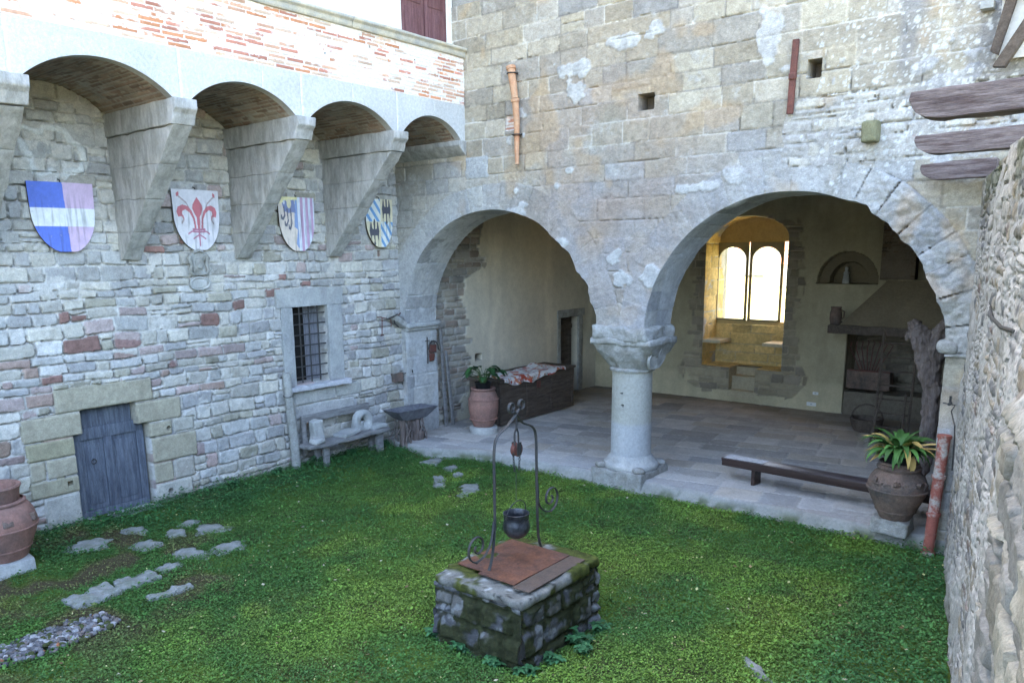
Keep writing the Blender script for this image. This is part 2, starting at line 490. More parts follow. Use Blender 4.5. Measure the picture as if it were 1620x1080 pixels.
STONE_XY = []      # patches kept free of plants: (x, y, rx, ry, rot)
def bare(x, y):
    m = np.zeros(np.shape(x), bool)
    for (cx, cy, rx, ry, ro) in STONE_XY:
        dx = x - cx; dy = y - cy
        a = dx * cos(ro) + dy * sin(ro); b = -dx * sin(ro) + dy * cos(ro)
        m |= (a / rx) ** 2 + (b / ry) ** 2 < 1
    return m

# one sheet out to the horizon: level under the castle, falling away beyond its back wall, rising to far hills
def far_P(U, V, H):
    return U, V, H
def far_fn(U, V):
    out = sm(V, 21, 60) * -9 + sm(V, 90, 420) * 26 * (.5 + fb(U * .006, V * .006, 33)) + .8 * (fb(U * .03, V * .03, 34) - .5) * sm(V, 30, 60)
    H = -.12 + out
    C = np.tile(np.array([[.16, .15, .07]]), (len(U), 1))
    return H, C
g = hf('ground', -700, 700, -300, 900, 8, far_P, far_fn, M['far_ground'])
tag(g, 'fields and hillside falling away outside the castle', 'ground', kind='structure')

def lawn_fn(U, V):
    H = ground_z(U, V) + .018 * (fb(U * 9, V * 9, 905) - .5)
    g1 = np.array([.055, .10, .018]); g2 = np.array([.10, .15, .02]); br = np.array([.075, .06, .03])
    a = sm(fb(U * .9, V * .9, 906), .35, .65)[:, None]
    C = g1 * (1 - a) + g2 * a
    b = (sm(fb(U * 1.5, V * 1.5, 907), .5, .62) * sm(-U, 6.8, 9.0) * sm(-V, -6.4, -4.6))[:, None]
    C = C * (1 - b) + br * b
    b2 = (sm(fb(U * 2.2, V * 2.2, 908), .55, .7) * .6)[:, None]
    C = C * (1 - b2) + br * .8 * b2
    return H, C
lawn = hf('courtyard_ground', -12.2, 1.2, -4.5, 11.35, .05, lambda U, V, H: (U, V, H), lawn_fn, M['earth'])
tag(lawn, 'mossy earth of the courtyard', 'ground', kind='structure')

# ================================================================== LEFT WALL WITH ITS CORBELLED GALLERY
LP = ((.44, .415, .37), (.40, .39, .37), (.36, .35, .34), (.47, .44, .38), (.35, .325, .26), (.36, .29, .27), (.27, .16, .135), (.52, .50, .47))
LW = (5, 5, 3, 4, 2, 1.4, .4, 2.5)
SAND = (.37, .335, .25)
def left_fn(U, V):
    H, C, sid, d = stones(U, V, 11, ch=(.11, .25), sw=(.15, .46), joint=.018, relief=.026, rr=.36, soft=.019, smear=.022,
                          rough=.030, warp=.06, split=.07, pal=LP, wts=LW, mortar=(.50, .475, .435), gap=.05, tilt=.016, smear_bias=.46, gapt=.44)
    # redder stones in the lower left of the wall
    red = (rnd(sid, 31) < .16 * sm(-V, -3.2, -2.2) * sm(-U, -7.5, -5)) & (d < 0)
    C = np.where(red[:, None], C * np.array([.74, .58, .56]), C)
    # larger, browner old patches and bleached areas
    w = sm(fb(U * .5, V * .8, 61), .45, .7)[:, None]
    C = C * (1 - .22 * w) + np.array([.50, .50, .50]) * .22 * w
    for i, (r, c, h) in enumerate((((4.42, 5.86, 1.78, 2.13), SAND, .035), ((3.95, 4.76, 1.43, 1.76), SAND, .03), ((3.98, 4.63, 1.15, 1.41), (.33, .30, .20), .028),
                      ((4.22, 4.63, .86, 1.13), SAND, .028), ((4.0, 4.2, .86, 1.13), SAND, .02), ((3.98, 4.63, .60, .84), (.34, .31, .22), .03), ((4.12, 4.62, .12, .58), (.47, .45, .40), .03),
                      ((5.58, 6.30, 1.43, 1.76), SAND, .03), ((5.76, 6.12, 1.18, 1.41), SAND, .028), ((6.14, 6.5, 1.2, 1.41), (.40, .38, .33), .025), ((5.77, 6.52, .76, 1.16), SAND, .032), ((5.77, 6.08, .42, .74), SAND, .028),
                      ((5.77, 6.38, .12, .40), (.42, .40, .35), .03), ((6.1, 6.45, .42, .74), (.40, .37, .32), .028),
                      ((8.5, 9.45, 1.24, 1.5), (.44, .43, .40), .03), ((8.5, 9.9, .98, 1.22), (.42, .41, .39), .03), ((9.48, 10.1, 1.26, 1.5), (.43, .42, .38), .026))):
        H, C = region(H, C, U, V, r, c, h, seed=200 + i)
    H, C = recess(H, C, U, V, (4.63, 5.75, -.3, 1.42), .2, (.3, .28, .24))
    H, C = recess(H, C, U, V, (4.76, 5.58, 1.40, 1.775), .2, (.3, .28, .24))
    H, C = recess(H, C, U, V, (8.55, 9.34, 1.64, 3.05), .34, (.42, .41, .39))
    # ghost of a removed relief: a pale mortar outline above the first shield
    rr = np.hypot((U - 4.75) / .48, (V - 5.42) / .36); an = np.arctan2(V - 5.42, U - 4.75)
    e = rr - (.82 + .35 * (fb(np.cos(an) * 2.1 + 4, np.sin(an) * 2.1 + 4, 71, 2) - .5) * 2)
    k = sm(-np.abs(e), -.16, -.08)[:, None]
    C = C * (1 - k) + np.array([.62, .62, .60]) * k
    H = H + .02 * k[:, 0]
    k = ((e < -.1) & (fb(U * 9, V * 9, 72) > .58))[:, None]
    C = np.where(k, np.array([.55, .52, .48]), C)
    # little drain hole beside the door, socket high on the right
    for (a, b, r) in ((6.06, 1.28, .03), (4.5, .74, .035), (6.0, .25, .04)):
        k = np.hypot(U - a, V - b) < r
        H = np.where(k, -.1, H)
    H, C = recess(H, C, U, V, (10.52, 10.6, 4.95, 5.06), .2)
    H, C = recess(H, C, U, V, (10.68, 10.74, 3.92, 4.02), .12, (.35, .12, .08))
    # footing in the grass
    k = sm(-V, -.30, -.10)[:, None]
    C = C * (1 - .5 * k) + np.array([.20, .21, .16]) * .5 * k
    return H, C

lw = empty('corbelled_wall', (XL, 5, 0))
tag(lw, 'left courtyard wall of pale rubble carrying a brick gallery on stone corbels', 'wall')
wparent(hf('masonry', 2.2, YF + .12, -.15, 6.36, .0155, lambda U, V, H: (XL + H, U, V), left_fn, M['stone']), lw)
b = MB(); b.box((XL - 1.3, -4.5, -.3), (XL - .42, YF + .3, 6.5)); b.box((XL - .5, -4.5, -.3), (XL - .02, 2.3, 6.5))
wparent(b.build('wall_core', M['worn_stone'], smooth=False), lw)

CAPS = [1.77, 3.69, 5.71, 7.62, 9.55]
def corbel(y):
    b = MB(); w = .138
    cuts = [3.93, 4.33, 4.78, 5.22, 5.66]
    x_of = lambda z: XL + .10 + (XG - .03 - XL - .10) * (z - 3.93) / (5.66 - 3.93)
    for i in range(4):
        z0, z1 = cuts[i], cuts[i + 1] - .003
        ww = w - .004 * (i % 2)
        b.prism([(XL - .05, z0), (x_of(z0) - .003 * i, z0), (x_of(z1) - .003 * i, z1), (XL - .05, z1)], lambda a, c, t: (a, t, c), y - ww, y + ww)
    return b
def worn(o, cut=.06, amp=.012, freq=6, bevel=.012, seed=1):
    """bevel, cut fine and displace an object's mesh so its arrises wear"""
    me = o.data; bm = bmesh.new(); bm.from_mesh(me)
    bmesh.ops.remove_doubles(bm, verts=bm.verts, dist=1e-5)
    bmesh.ops.recalc_face_normals(bm, faces=bm.faces)
    if bevel:
        ed = [e for e in bm.edges if len(e.link_faces) == 2 and e.calc_face_angle(0) > .35]
        bmesh.ops.bevel(bm, geom=ed, offset=bevel, segments=2, affect='EDGES', profile=.6)
    for _ in range(6):
        lg = [e for e in bm.edges if e.calc_length() > cut * 1.9]
        if not lg: break
        bmesh.ops.subdivide_edges(bm, edges=lg, cuts=1, use_grid_fill=True)
        bmesh.ops.triangulate(bm, faces=[f for f in bm.faces if len(f.verts) > 4])
        if len(bm.verts) > 9000: break
    V = np.array([v.co[:] for v in bm.verts]); bm.normal_update()
    p = V * freq + seed * 3.7
    dn = np.stack([vn3(p + 31 * i, seed + i) - .5 for i in range(3)], 1) + .6 * np.stack([vn3(p * 2.7 + 31 * i, seed + i + 5) - .5 for i in range(3)], 1)
    V2 = V + dn * amp * 2
    for v, q in zip(bm.verts, V2): v.co = q
    bm.to_mesh(me); bm.free()
    me.polygons.foreach_set('use_smooth', [True] * len(me.polygons))
    me.set_sharp_from_angle(angle=radians(40))
    return o
for i, y in enumerate(CAPS):
    o = worn(corbel(y).build('corbel', M['corbel_stone'], smooth=False), seed=i, amp=.013, bevel=.008)
    wparent(o, lw)
    b = MB(); w = .165
    # moulded impost running the length of the corbel top: slab over a cavetto
    prof = [(XL - .05, 5.665), (XG - .02, 5.665), (XG + .03, 5.80), (XG + .09, 5.86), (XG + .09, 5.985), (XL - .05, 5.985)]
    b.prism(prof, lambda a, c, t: (a, t, c), y - w, y + w)
    o = worn(b.build('impost', M['corbel_stone'], smooth=False), seed=i + 20, amp=.008, bevel=.02)
    wparent(o, lw)
b = MB(); b.prism([(YF, 5.72), (YF - .10, 5.80), (YF - .2, 5.90), (YF - .2, 5.985), (YF, 5.985)], lambda a, c, t: (t, a, c), XL + .01, XG + .02)
wparent(worn(b.build('impost', M['corbel_stone'], smooth=False), seed=44, amp=.006), lw)

BAYS = [(CAPS[i] + .12, CAPS[i + 1] - .12) for i in range(4)] + [(CAPS[4] + .12, YF - .12)]
def arc_z(y, y0, y1, rise=.34):
    w = (y1 - y0) / 2; R = (w * w + rise * rise) / (2 * rise)
    return 5.985 + rise - R + np.sqrt(np.maximum(R * R - (y - (y0 + y1) / 2) ** 2, 0))
def fascia_hole(U, V):
    f = np.full(U.shape, 9.0)
    for y0, y1 in BAYS:
        k = (U > y0 - .05) & (U < y1 + .05)
        a = np.maximum(V - arc_z(U, y0, y1), np.maximum(y0 - U, U - y1))
        f = np.where(k, np.minimum(f, a), f)
    return f
def fascia_fn(U, V):
    H = .010 * (fb(U * 3, V * 3, 81) - .5) + .004 * (fb(U * 20, V * 20, 82) - .5)
    C = np.array([.50, .505, .50]) * (1 + .25 * (fb(U * 1.5, V * 2.5, 83) - .5))[:, None]
    bl = sm(fb(U * 1.1, V * 1.6, 84), .45, .65)[:, None]
    C = C * (1 - bl * .3) + np.array([.58, .58, .57]) * bl * .3
    for jy in list(CAPS) + [6.66 + .3, 8.6, 10.45]:
        w = .016 if jy in CAPS else .006
        k = np.abs(U - jy - .015 * (fb(V * 4, V * 0 + jy, 85) - .5)) < w
        H = np.where(k, -.012, H)
        C = np.where(k[:, None], np.array([.64, .63, .60]), C)
    return H, C
wparent(hf('stone_fascia', 1.6, YF + .02, 5.985, 6.60, .0125, lambda U, V, H: (XG + H, U, V), fascia_fn, M['stone_fine'], hole=fascia_hole), lw)
for i, (y0, y1) in enumerate(BAYS):
    def vP(U, V, H, y0=y0, y1=y1):
        y = y0 + (y1 - y0) * V
        z = arc_z(y, y0, y1)
        return U, y, z - H
    def vfn(U, V, y0=y0, y1=y1, i=i):
        L = (y1 - y0) * 1.1
        H, C, sid, d = stones(U, V * L, 300 + i, ch=(.062, .07), sw=(.2, .28), joint=.012, relief=.008, rr=.15, soft=.012, smear=.006, rough=.012,
                              warp=.006, split=0, pal=((.28, .19, .14), (.32, .23, .17), (.24, .17, .13), (.34, .27, .21)), mortar=(.37, .33, .28), gap=.002, tilt=.004)
        # stone voussoir edge at the mouth of the vault
        k = U > XG - .13
        H = np.where(k, .004, H); C = np.where(k[:, None], np.array([.42, .41, .39]), C)
        dirt = sm(fb(U * 1.5, V * 3, 310 + i), .4, .7)[:, None]
        return H, C * (1 - .3 * dirt)
    wparent(hf('brick_vault', XL - .02, XG, 0, 1, .016, vP, vfn, M['brickwork'], resv=.009), lw)

def brick_fn(U, V):
    H, C, sid, d = stones(U, V, 401, ch=(.058, .064), sw=(.22, .29), joint=.014, relief=.006, rr=.12, soft=.012, smear=.0, rough=.006,
                          warp=.006, split=0, pal=((.52, .24, .13), (.56, .34, .24), (.48, .22, .16), (.60, .44, .34)), mortar=(.72, .70, .66), gap=0, tilt=.002)
    # limewash left over most of it
    sh = rnd(sid, 40) * .55 + fb(U * 1.4, V * 2.4, 402) * .9 + .25 * (fb(U * 14, V * 14, 403) - .5)
    k = sm(sh, .62, .76)[:, None]
    wash = np.array([.74, .71, .68]) * (1 + .12 * (fb(U * 6, V * 6, 404) - .5))[:, None]
    pink = (rnd(sid, 41) < .3)[:, None]
    wash = np.where(pink, wash * np.array([1, .93, .91]), wash)
    C = C * (1 - k) + wash * k
    C = np.where((d > -.002)[:, None], np.array([.72, .70, .67]), C)
    H = H + k[:, 0] * .003
    for a, b, r in ((9.0, 7.2, .018), (10.0, 7.18, .012), (8.1, 6.95, .012)):
        H = np.where(np.hypot(U - a, V - b) < r, -.05, H); C = np.where((np.hypot(U - a, V - b) < r)[:, None], .06, C)
    return H, C
wparent(hf('brick_parapet', 1.6, YF + .02, 6.60, 7.41, .011, lambda U, V, H: (XG + H - .006, U, V), brick_fn, M['brickwork']), lw)
b = MB()
b.prism([(XG - .3, 7.41), (XG + .035, 7.41), (XG + .05, 7.44), (XG + .05, 7.49), (XG + .09, 7.52), (XG + .09, 7.56), (XG - .3, 7.58)], lambda a, c, t: (a, t, c), -4, 8.62)
b.prism([(XG - .3, 7.41), (XG + .04, 7.41), (XG + .055, 7.44), (XG + .055, 7.49), (XG + .10, 7.52), (XG + .10, 7.56), (XG - .3, 7.58)], lambda a, c, t: (a, t, c), 8.63, YF + .0)
wparent(worn(b.build('cornice', M['cornice_stone'], smooth=False), seed=51, amp=.004, cut=.12), lw)
XU = -10.22
def upper_fn(U, V):
    H = .012 * (fb(U * 2, V * 2, 91) - .5)
    C = np.array([.66, .63, .57]) * (1 + .2 * (fb(U * 1.5, V * .8, 92) - .5))[:, None]
    H, C = recess(H, C, U, V, (10.0, 11.12, 7.0, 9.4), .08)
    return H, C
wparent(hf('upper_wall', 6.5, YF + .02, 7.45, 9.6, .04, lambda U, V, H: (XU + H, U, V), upper_fn, M['plaster']), lw)
b = MB(); b.box((-13.2, -4.5, 6.38), (XU - .12, YF + .4, 16.2)); b.box((-10.6, -4.5, 6.38), (XU - .02, 6.6, 16.2))
b.box((-10.6, 6.5, 9.55), (XU - .0, YF + .2, 16.2)); b.box((XU - .6, -4.5, 6.38), (XG - .03, YF, 7.42))
wparent(b.build('upper_storey', M['white_plaster'], smooth=False), lw)
b = MB()
for (a, c) in ((10.0, 10.55), (10.57, 11.12)):
    b.box((XU - .06, a, 7.3), (XU - .02, c, 9.4))
    for z0, z1 in ((7.45, 8.1), (8.2, 9.2)):
        b.box((XU - .02, a + .08, z0), (XU - .008, c - .08, z1))
wparent(worn(b.build('shutter', M['shutter_wood'], smooth=False), bevel=.004, amp=.001, cut=.5), lw)

# window of the left wall: smooth stone surround, sill, iron grille, dark curtain behind
wf = MB()
wf.rbox((XL + .01, 8.97, 3.21), (.10, 1.50, .33), .012, (2, 24, 8), .006, 6, seed=3)
wf.rbox((XL + .005, 8.43, 2.33), (.10, .245, 1.43), .012, (2, 6, 24), .006, 6, seed=4)
wf.rbox((XL + .005, 9.51, 2.33), (.10, .345, 1.43), .012, (2, 8, 24), .006, 6, seed=5)
o = wf.build('window_frame', M['grey_slab']); wparent(o, lw)
b = MB(); b.rbox((XL + .06, 9.02, 1.565), (.22, 1.46, .09), .015, (6, 30, 4), .012, 7, seed=6)
s_ = b.build('window_sill', mat('sill', (.55, .54, .56), .9, .2, 10, .6, 30, col2=(.4, .4, .42)));  wparent(s_, lw)
b = MB()
for i in range(7):
    z = 1.74 + i * .195
    b.tube([(XL - .06 + .002 * i, 8.50, z), (XL - .05, 9.38, z + .004 * (i % 3))], .0125, 6)
for y in (8.76, 8.97, 9.17):
    b.tube([(XL - .052, y, 1.62), (XL - .05, y + .005, 3.07)], .0135, 6)
wparent(b.build('window_grille', M['iron']), lw)
b = MB(); b.box((XL - .28, 8.5, 1.6), (XL - .25, 9.4, 3.1), (.02, .02, .02))  # near-black sheet paints the shade of the room behind the grille
wparent(b.build('window_dark_sheet', M['shadow_dark'], smooth=False), lw)
b = MB()
Uc = np.linspace(8.98, 9.36, 40)
for i in range(39):
    x0 = XL - .235 + .012 * sin(i * .9); x1 = XL - .235 + .012 * sin((i + 1) * .9)
    b.add([(x0, Uc[i], 1.62), (x1, Uc[i + 1], 1.62), (x1, Uc[i + 1], 3.08), (x0, Uc[i], 3.08)], [(0, 1, 2, 3)])
wparent(b.build('curtain', mat('curtain', (.20, .20, .22), .95, .1, 5, 0)), lw)

# low plank door
dd = MB(); X0 = XL - .17
dd.box((X0 - .05, 4.64, -.05), (X0, 5.74, 1.42)); dd.box((X0 - .05, 4.76, 1.42), (X0, 5.57, 1.77))
dd.box((X0, 4.66, .0), (X0 + .034, 5.72, .20)); dd.box((X0, 4.66, 1.30), (X0 + .034, 5.72, 1.48)); dd.box((X0, 5.10, .2), (X0 + .035, 5.22, 1.3))
dd.box((X0, 4.66, .2), (X0 + .033, 4.76, 1.3)); dd.box((X0, 5.61, .2), (X0 + .033, 5.72, 1.3))
dd.box((X0 - .02, 4.82, .28), (X0 + .012, 5.05, 1.22)); dd.box((X0 - .02, 5.28, .28), (X0 + .012, 5.56, 1.22))
door = worn(dd.build('door', M['door_wood'], smooth=False), bevel=.006, amp=.002, cut=.3, seed=9); wparent(door, lw)
b = MB(); b.tube([(X0 + .035, 4.93 + .035 * cos(a), .95 + .035 * sin(a)) for a in np.linspace(0, 2 * pi, 17)[:-1]], .006, 6, closed=True)
b.tube([(X0, 4.93, .99), (X0 + .045, 4.93, .985)], .008, 6)
wparent(b.build('handle', M['iron']), door)
b = MB(); b.rbox((XL + .02, 5.18, .03), (.34, 1.2, .14), .02, (6, 20, 3), .012, 6, seed=12, c=(.4, .4, .4))
wparent(b.build('threshold', M['grey_slab']), lw)

# ================================================================== ARCADE WALL (tower front with two arches)
A1 = (-9.40, 2.57, 2.30, 2.17); A2 = (-4.0, 2.60, 2.17, 2.17)
def archf(U, V, A, rag):
    cx, zs, rx, rz = A
    r = np.sqrt(((U - cx) / rx) ** 2 + ((V - zs) / rz) ** 2 + 1e-9)
    up = (r - 1) * min(rx, rz); dn = np.abs(U - cx) - rx
    f = np.where(V > zs, up, dn)
    return f + rag(U, V)
def rag1(U, V):
    return .012 * (fb(U * 5, V * 5, 501) - .5) + .20 * (fb(U * 3.2, V * 3.2, 502) - .5) * sm(U, -8.6, -7.6)
def rag2(U, V):
    return .012 * (fb(U * 5, V * 5, 503) - .5) + .22 * (fb(U * 3.4, V * 3.4, 504) - .5) * sm(U, -3.6, -2.6) * sm(V, 2.9, 3.4)
def hole1(U, V): return archf(U, V, A1, rag1)
def hole2(U, V): return archf(U, V, A2, rag2)
def arcade_hole(U, V):
    f = np.minimum(hole1(U, V), hole2(U, V))
    return np.minimum(f, boxsdf(U, V, -7.5, -5.8, -2, 2.72))
AP = ((.37, .335, .275), (.34, .315, .275), (.38, .345, .275), (.35, .31, .24), (.33, .325, .315), (.40, .36, .29))
def arcade_fn(U, V):
    big = dict(ch=(.24, .36), sw=(.32, .74), joint=.010, relief=.007, rr=.05, soft=.010, smear=.003, rough=.014, warp=.012, split=.05,
               pal=AP, wts=(4, 3, 4, 3, 2, 2), mortar=(.42, .40, .36), gap=.018, tilt=.006, smear_bias=.44, gapt=.48)
    H, C, sid, d = stones(U, V, 31, **big)
    # voussoir rings
    for n, (A, hf_) in enumerate(((A1, hole1), (A2, hole2))):
        cx, zs, rx, rz = A
        r = np.hypot(U - cx, (V - zs) * rx / rz); an = np.arctan2((V - zs) * rx / rz, U - cx)
        ring = (r > rx - .15) & (r < rx + .50 + .10 * (fb(an * 3, r * 0, 505 + n) - .5)) & (V > zs + .0)
        H2, C2, s2, d2 = stones(an * (rx + .25), r, 37 + n, ch=(5, 5.01), sw=(.22, .36), joint=.006, relief=.004, rr=.08, soft=.015, smear=.012, rough=.018,
                                warp=.012, split=0, pal=((.355, .35, .335), (.37, .36, .33), (.34, .34, .335), (.36, .35, .32)), mortar=(.40, .39, .37), gap=.010, tilt=.006, smear_bias=.42)
        edge = (np.abs(r - rx - .50 - .10 * (fb(an * 3, r * 0, 505 + n) - .5)) < .006) & (fb(U * 1.3, V * 1.3, 509) > .5)
        rough_ = sm(U, -3.5, -2.5) * (n == 1)
        H = np.where(ring, H2 * (1 + 5 * rough_) + .002 + .06 * (fb(U * 3.5, V * 3.5, 507, 4) - .5) * rough_, H)
        ln_ = sm(d2, -.014, .0)[:, None]
        tone = np.where(rough_ > .4, .55, np.where(fb(U * 2, V * 2, 508) > .5, 1.18, .76))[:, None]
        C2 = C2 * (1 - ln_) + C2 * tone * ln_
        C = np.where(ring[:, None], C2, C)
        H = np.where(edge & (V > zs), -.006, H)
    ln_ = sm(d, -.014, .0)[:, None]
    jl = np.where(fb(U * 1.2, V * 1.2, 510) > .52, 1.25, .66)[:, None]
    rg = np.minimum(np.abs(np.hypot(U - A1[0], V - A1[1]) - 2.55), np.abs(np.hypot(U - A2[0], V - A2[1]) - 2.42)) > .27
    C = np.where(rg[:, None], C * (1 - ln_) + C * jl * ln_, C)
    # rubble repairs: upper right and around the spandrel edges
    H3, C3, s3, d3 = stones(U, V, 41, ch=(.10, .22), sw=(.2, .45), joint=.02, relief=.012, rr=.3, soft=.03, smear=.02, rough=.024, warp=.05,
                            pal=((.42, .40, .37), (.37, .355, .33), (.44, .41, .35), (.36, .24, .20)), wts=(4, 4, 3, .4), mortar=(.35, .335, .31), gap=.035)
    k = (sm(U, -4.4, -3.6) * sm(-V, -6.2, -5.6) * sm(V, 4.9, 5.3)) > (.35 + .5 * (fb(U * 1.5, V * 1.5, 42) - .5))
    H = np.where(k, H3, H); C = np.where(k[:, None], C3, C)
    # mineral patina: a rusty-pink field in the middle, cool grey low down, ochre specks
    pk = np.exp(-(((U + 7.0) / 1.7) ** 2 + ((V - 4.9) / 2.0) ** 2)) * sm(fb(U * .9, V * .9, 43), .2, .5) * .8
    pk = pk[:, None]
    C = C * (1 - pk) + np.array([.345, .27, .225]) * (1 + .4 * (fb(U * 7, V * 7, 44) - .5))[:, None] * pk
    oc = (sm(fb(U * 1.7 + 3, V * 1.7, 45), .62, .74) * .38)[:, None]
    C = C * (1 - oc) + np.array([.45, .31, .17]) * oc
    gr = (sm(fb(U * .8 + 9, V * .8, 46), .5, .7) * .5 * sm(-V, -6, -4.5))[:, None]
    C = C * (1 - gr) + np.array([.37, .37, .385]) * gr
    cool = (sm(-U, 9.0, 10.6) * sm(-V, -5.7, -5.2) * .5)[:, None]
    C = C * (1 - cool) + np.array([.40, .41, .41]) * cool
    C = C * (1 - .16 * np.exp(-(((U + 6.6) / 2.6) ** 2 + ((V - 4.6) / 1.6) ** 2)))[:, None]
    # remains of white plaster
    pl = .0 + sm(fb(U * 1.5 + 20, V * 2.2, 47) + .15 * (fb(U * 9, V * 9, 48) - .5), .76, .775)
    for (a, c, ra, rc) in ((-6.60, 3.52, .20, .18), (-6.72, 3.85, .12, .16), (-7.9, 5.05, .07, .07), (-7.65, 5.3, .08, .06), (-5.25, 4.9, .34, .10), (-7.55, 6.9, .36, .16), (-7.5, 6.5, .15, .16), (-6.6, 7.15, .45, .12), (-4.35, 6.95, .15, .4)):
        e = np.hypot((U - a) / ra, (V - c) / rc) + 1.5 * (fb(U * 6, V * 6, 49) - .5)
        pl = np.maximum(pl, sm(-e, -1.0, -.88))
    C = C * (1 - pl[:, None]) + np.array([.415, .41, .40]) * (1 + .6 * (fb(U * 8, V * 8, 50) - .5))[:, None] * pl[:, None]
    H = H * (1 - .5 * pl) + .018 * pl
    # grime band and lichen on the right
    gm = (sm(U, -3.2, -2.6) * sm(V, 5.2, 5.9) * sm(fb(U * 3.5, V * .7, 51), .35, .65) * .7)[:, None]
    C = C * (1 - gm) + np.array([.20, .20, .21]) * gm
    for sc, th, ss in ((9, .86, 52), (15, .85, 53), (26, .84, 54)):
        cu = np.floor(U * sc); cv = np.floor(V * sc)
        px = cu + .5 + .6 * (_h(cu, cv, 0, ss) - .5); py = cv + .5 + .6 * (_h(cu, cv, 0, ss + 100) - .5)
        q = _h(cu, cv, 0, ss + 200)
        zone = .7 * sm(U, -3.9, -2.9) * sm(V, 4.6, 5.6)
        k = (np.hypot(U * sc - px, V * sc - py) < .12 + .3 * _h(cu, cv, 0, ss + 300)) & (q > 1 - (1 - th) * 2.4 * zone)
        C = np.where(k[:, None], np.array([.50, .50, .49]), C)
    # putlog holes with shade put into their colour, a brick patch, open joints
    H, C = recess(H, C, U, V, (-6.36, -6.09, 6.10, 6.33), .28, (.10, .085, .07))
    H, C = recess(H, C, U, V, (-3.79, -3.61, 6.21, 6.45), .28, (.10, .085, .07))
    H, C = recess(H, C, U, V, (-11.60, -11.5, 1.0, 1.06), .1)
    kb = boxsdf(U, V, -9.0, -8.74, 6.06, 6.32) < 0
    H4, C4, s4, d4 = stones(U, V, 46, ch=(.06, .065), sw=(.2, .26), joint=.014, relief=.006, pal=((.5, .25, .17), (.55, .4, .33)), mortar=(.6, .58, .55), gap=0, warp=.004, split=0)
    H = np.where(kb, H4 - .03, H); C = np.where(kb[:, None], C4, C)
    H, C = region(H, C, U, V, (-9.95, -9.42, 5.30, 5.68), (.37, .375, .37), .012, rad=.01, seed=270)
    # pitted, tooled surface
    H = H + .006 * (fb(U * 26, V * 26, 56, 2) - .5)
    pit = fb(U * 19, V * 19, 57, 2) > .80
    H = np.where(pit, H - .008, H)
    # weathered, cooler stone of the narrow right-hand pier
    return H, C

aw = empty('arcade_wall', (-6.6, YF, 0))
tag(aw, 'tall ashlar tower wall pierced by two round arches onto the loggia', 'wall')
wparent(hf('masonry', XL - .02, -.55, -.1, 8.3, .019, lambda U, V, H: (U, YF - H, V), arcade_fn, M['stone'], hole=arcade_hole), aw)

def arch_pts(A, hole, z_left, z_right, n=140):
    cx, zs, rx, rz = A
    P_ = [(cx - rx, z) for z in np.arange(z_left, zs, .05)]
    P_ += [(cx - rx * cos(t), zs + rz * sin(t)) for t in np.linspace(0, pi, n)]
    P_ += [(cx + rx, z) for z in np.arange(zs - .05, z_right - .001, -.05)]
    P_ = np.array(P_)
    u, v = snap(P_[:, 0], P_[:, 1], hole, np.ones(len(P_), bool))
    s = np.concatenate([[0], np.cumsum(np.hypot(np.diff(P_[:, 0]), np.diff(P_[:, 1])))])
    e = 1e-3
    gx = hole(u + e, v) - hole(u - e, v); gy = hole(u, v + e) - hole(u, v - e)
    L = np.hypot(gx, gy)
    kk = np.ones(9) / 9
    gx = np.convolve(np.pad(gx / L, 4, 'edge'), kk, 'valid'); gy = np.convolve(np.pad(gy / L, 4, 'edge'), kk, 'valid')
    return s, u, v, -gx, -gy
def soffit(name, A, hole, zl, zr, y0, y1, parent, seed, front=None, shift=None, mt='stone', res=.022, fnx=None, pal=((.39, .385, .37), (.43, .42, .39), (.36, .36, .355))):
    s, u, v, nx, nz = arch_pts(A, hole, zl, zr)
    def P(U, V, H):
        bx = np.interp(U, s, u); bz = np.interp(U, s, v)
        mx = np.interp(U, s, nx); mz = np.interp(U, s, nz)
        fade = sm(V, y0, y0 + .05)
        yy = V.copy()
        if front is not None:
            Hf = front(bx, bz)[0]
            yy = V - Hf * (1 - sm(V, y0, y0 + .06))
        if shift is not None:
            t = (V - y0) / (y1 - y0)
            bx = bx + shift(bx, t)
        return bx + mx * H * fade, yy, bz + mz * H * fade
    def fn(U, V):
        if fnx: return fnx(U, V)
        H, C, sid, d = stones(V, U, seed, ch=(.26, .42), sw=(.5, .9), joint=.008, relief=.010, rr=.08, soft=.015, smear=.018, rough=.014, warp=.02, split=0,
                              pal=pal, mortar=(.46, .46, .45), gap=.008, tilt=.008, smear_bias=.42)
        return H, C
    return wparent(hf(name, 0, s[-1], y0, y1, res, P, fn, M[mt], resv=.03), parent)
soffit('arch_soffit', A1, hole1, -.05, 2.72, YF, YB, aw, 61, front=arcade_fn)
soffit('arch_soffit', A2, hole2, 2.72, -.05, YF, YB, aw, 62, front=arcade_fn)
# body of the wall behind the facing, with the same openings
def core_poly():
    p = [(XL - 1.3, 16.2), (XL - 1.3, -.2), (A1[0] - A1[2] - .05, -.2)]
    p += [(A1[0] - (A1[2] + .09) * cos(t), A1[1] + (A1[3] + .09) * sin(t)) for t in np.linspace(0, pi, 40)]
    p += [(A1[0] + A1[2] + .09, 2.74), (A2[0] - A2[2] - .09, 2.74)]
    p += [(A2[0] - (A2[2] + .09) * cos(t), A2[1] + (A2[3] + .09) * sin(t)) for t in np.linspace(0, pi, 40)]
    p += [(A2[0] + A2[2] + .05, -.2), (2.5, -.2), (2.5, 16.2)]
    return p
b = MB(); pl_ = core_poly()
b.prism(pl_, lambda a, c, t: (a, t, c), YF + .3, YB - .02)
b.box((XL - 1.3, YF + .04, 8.25), (2.5, YF + .31, 16.2)); b.box((-.6, YF + .05, -.2), (2.5, YF + .31, 8.3))
o = b.build('wall_core', M['worn_stone'], smooth=False)
wparent(o, aw)
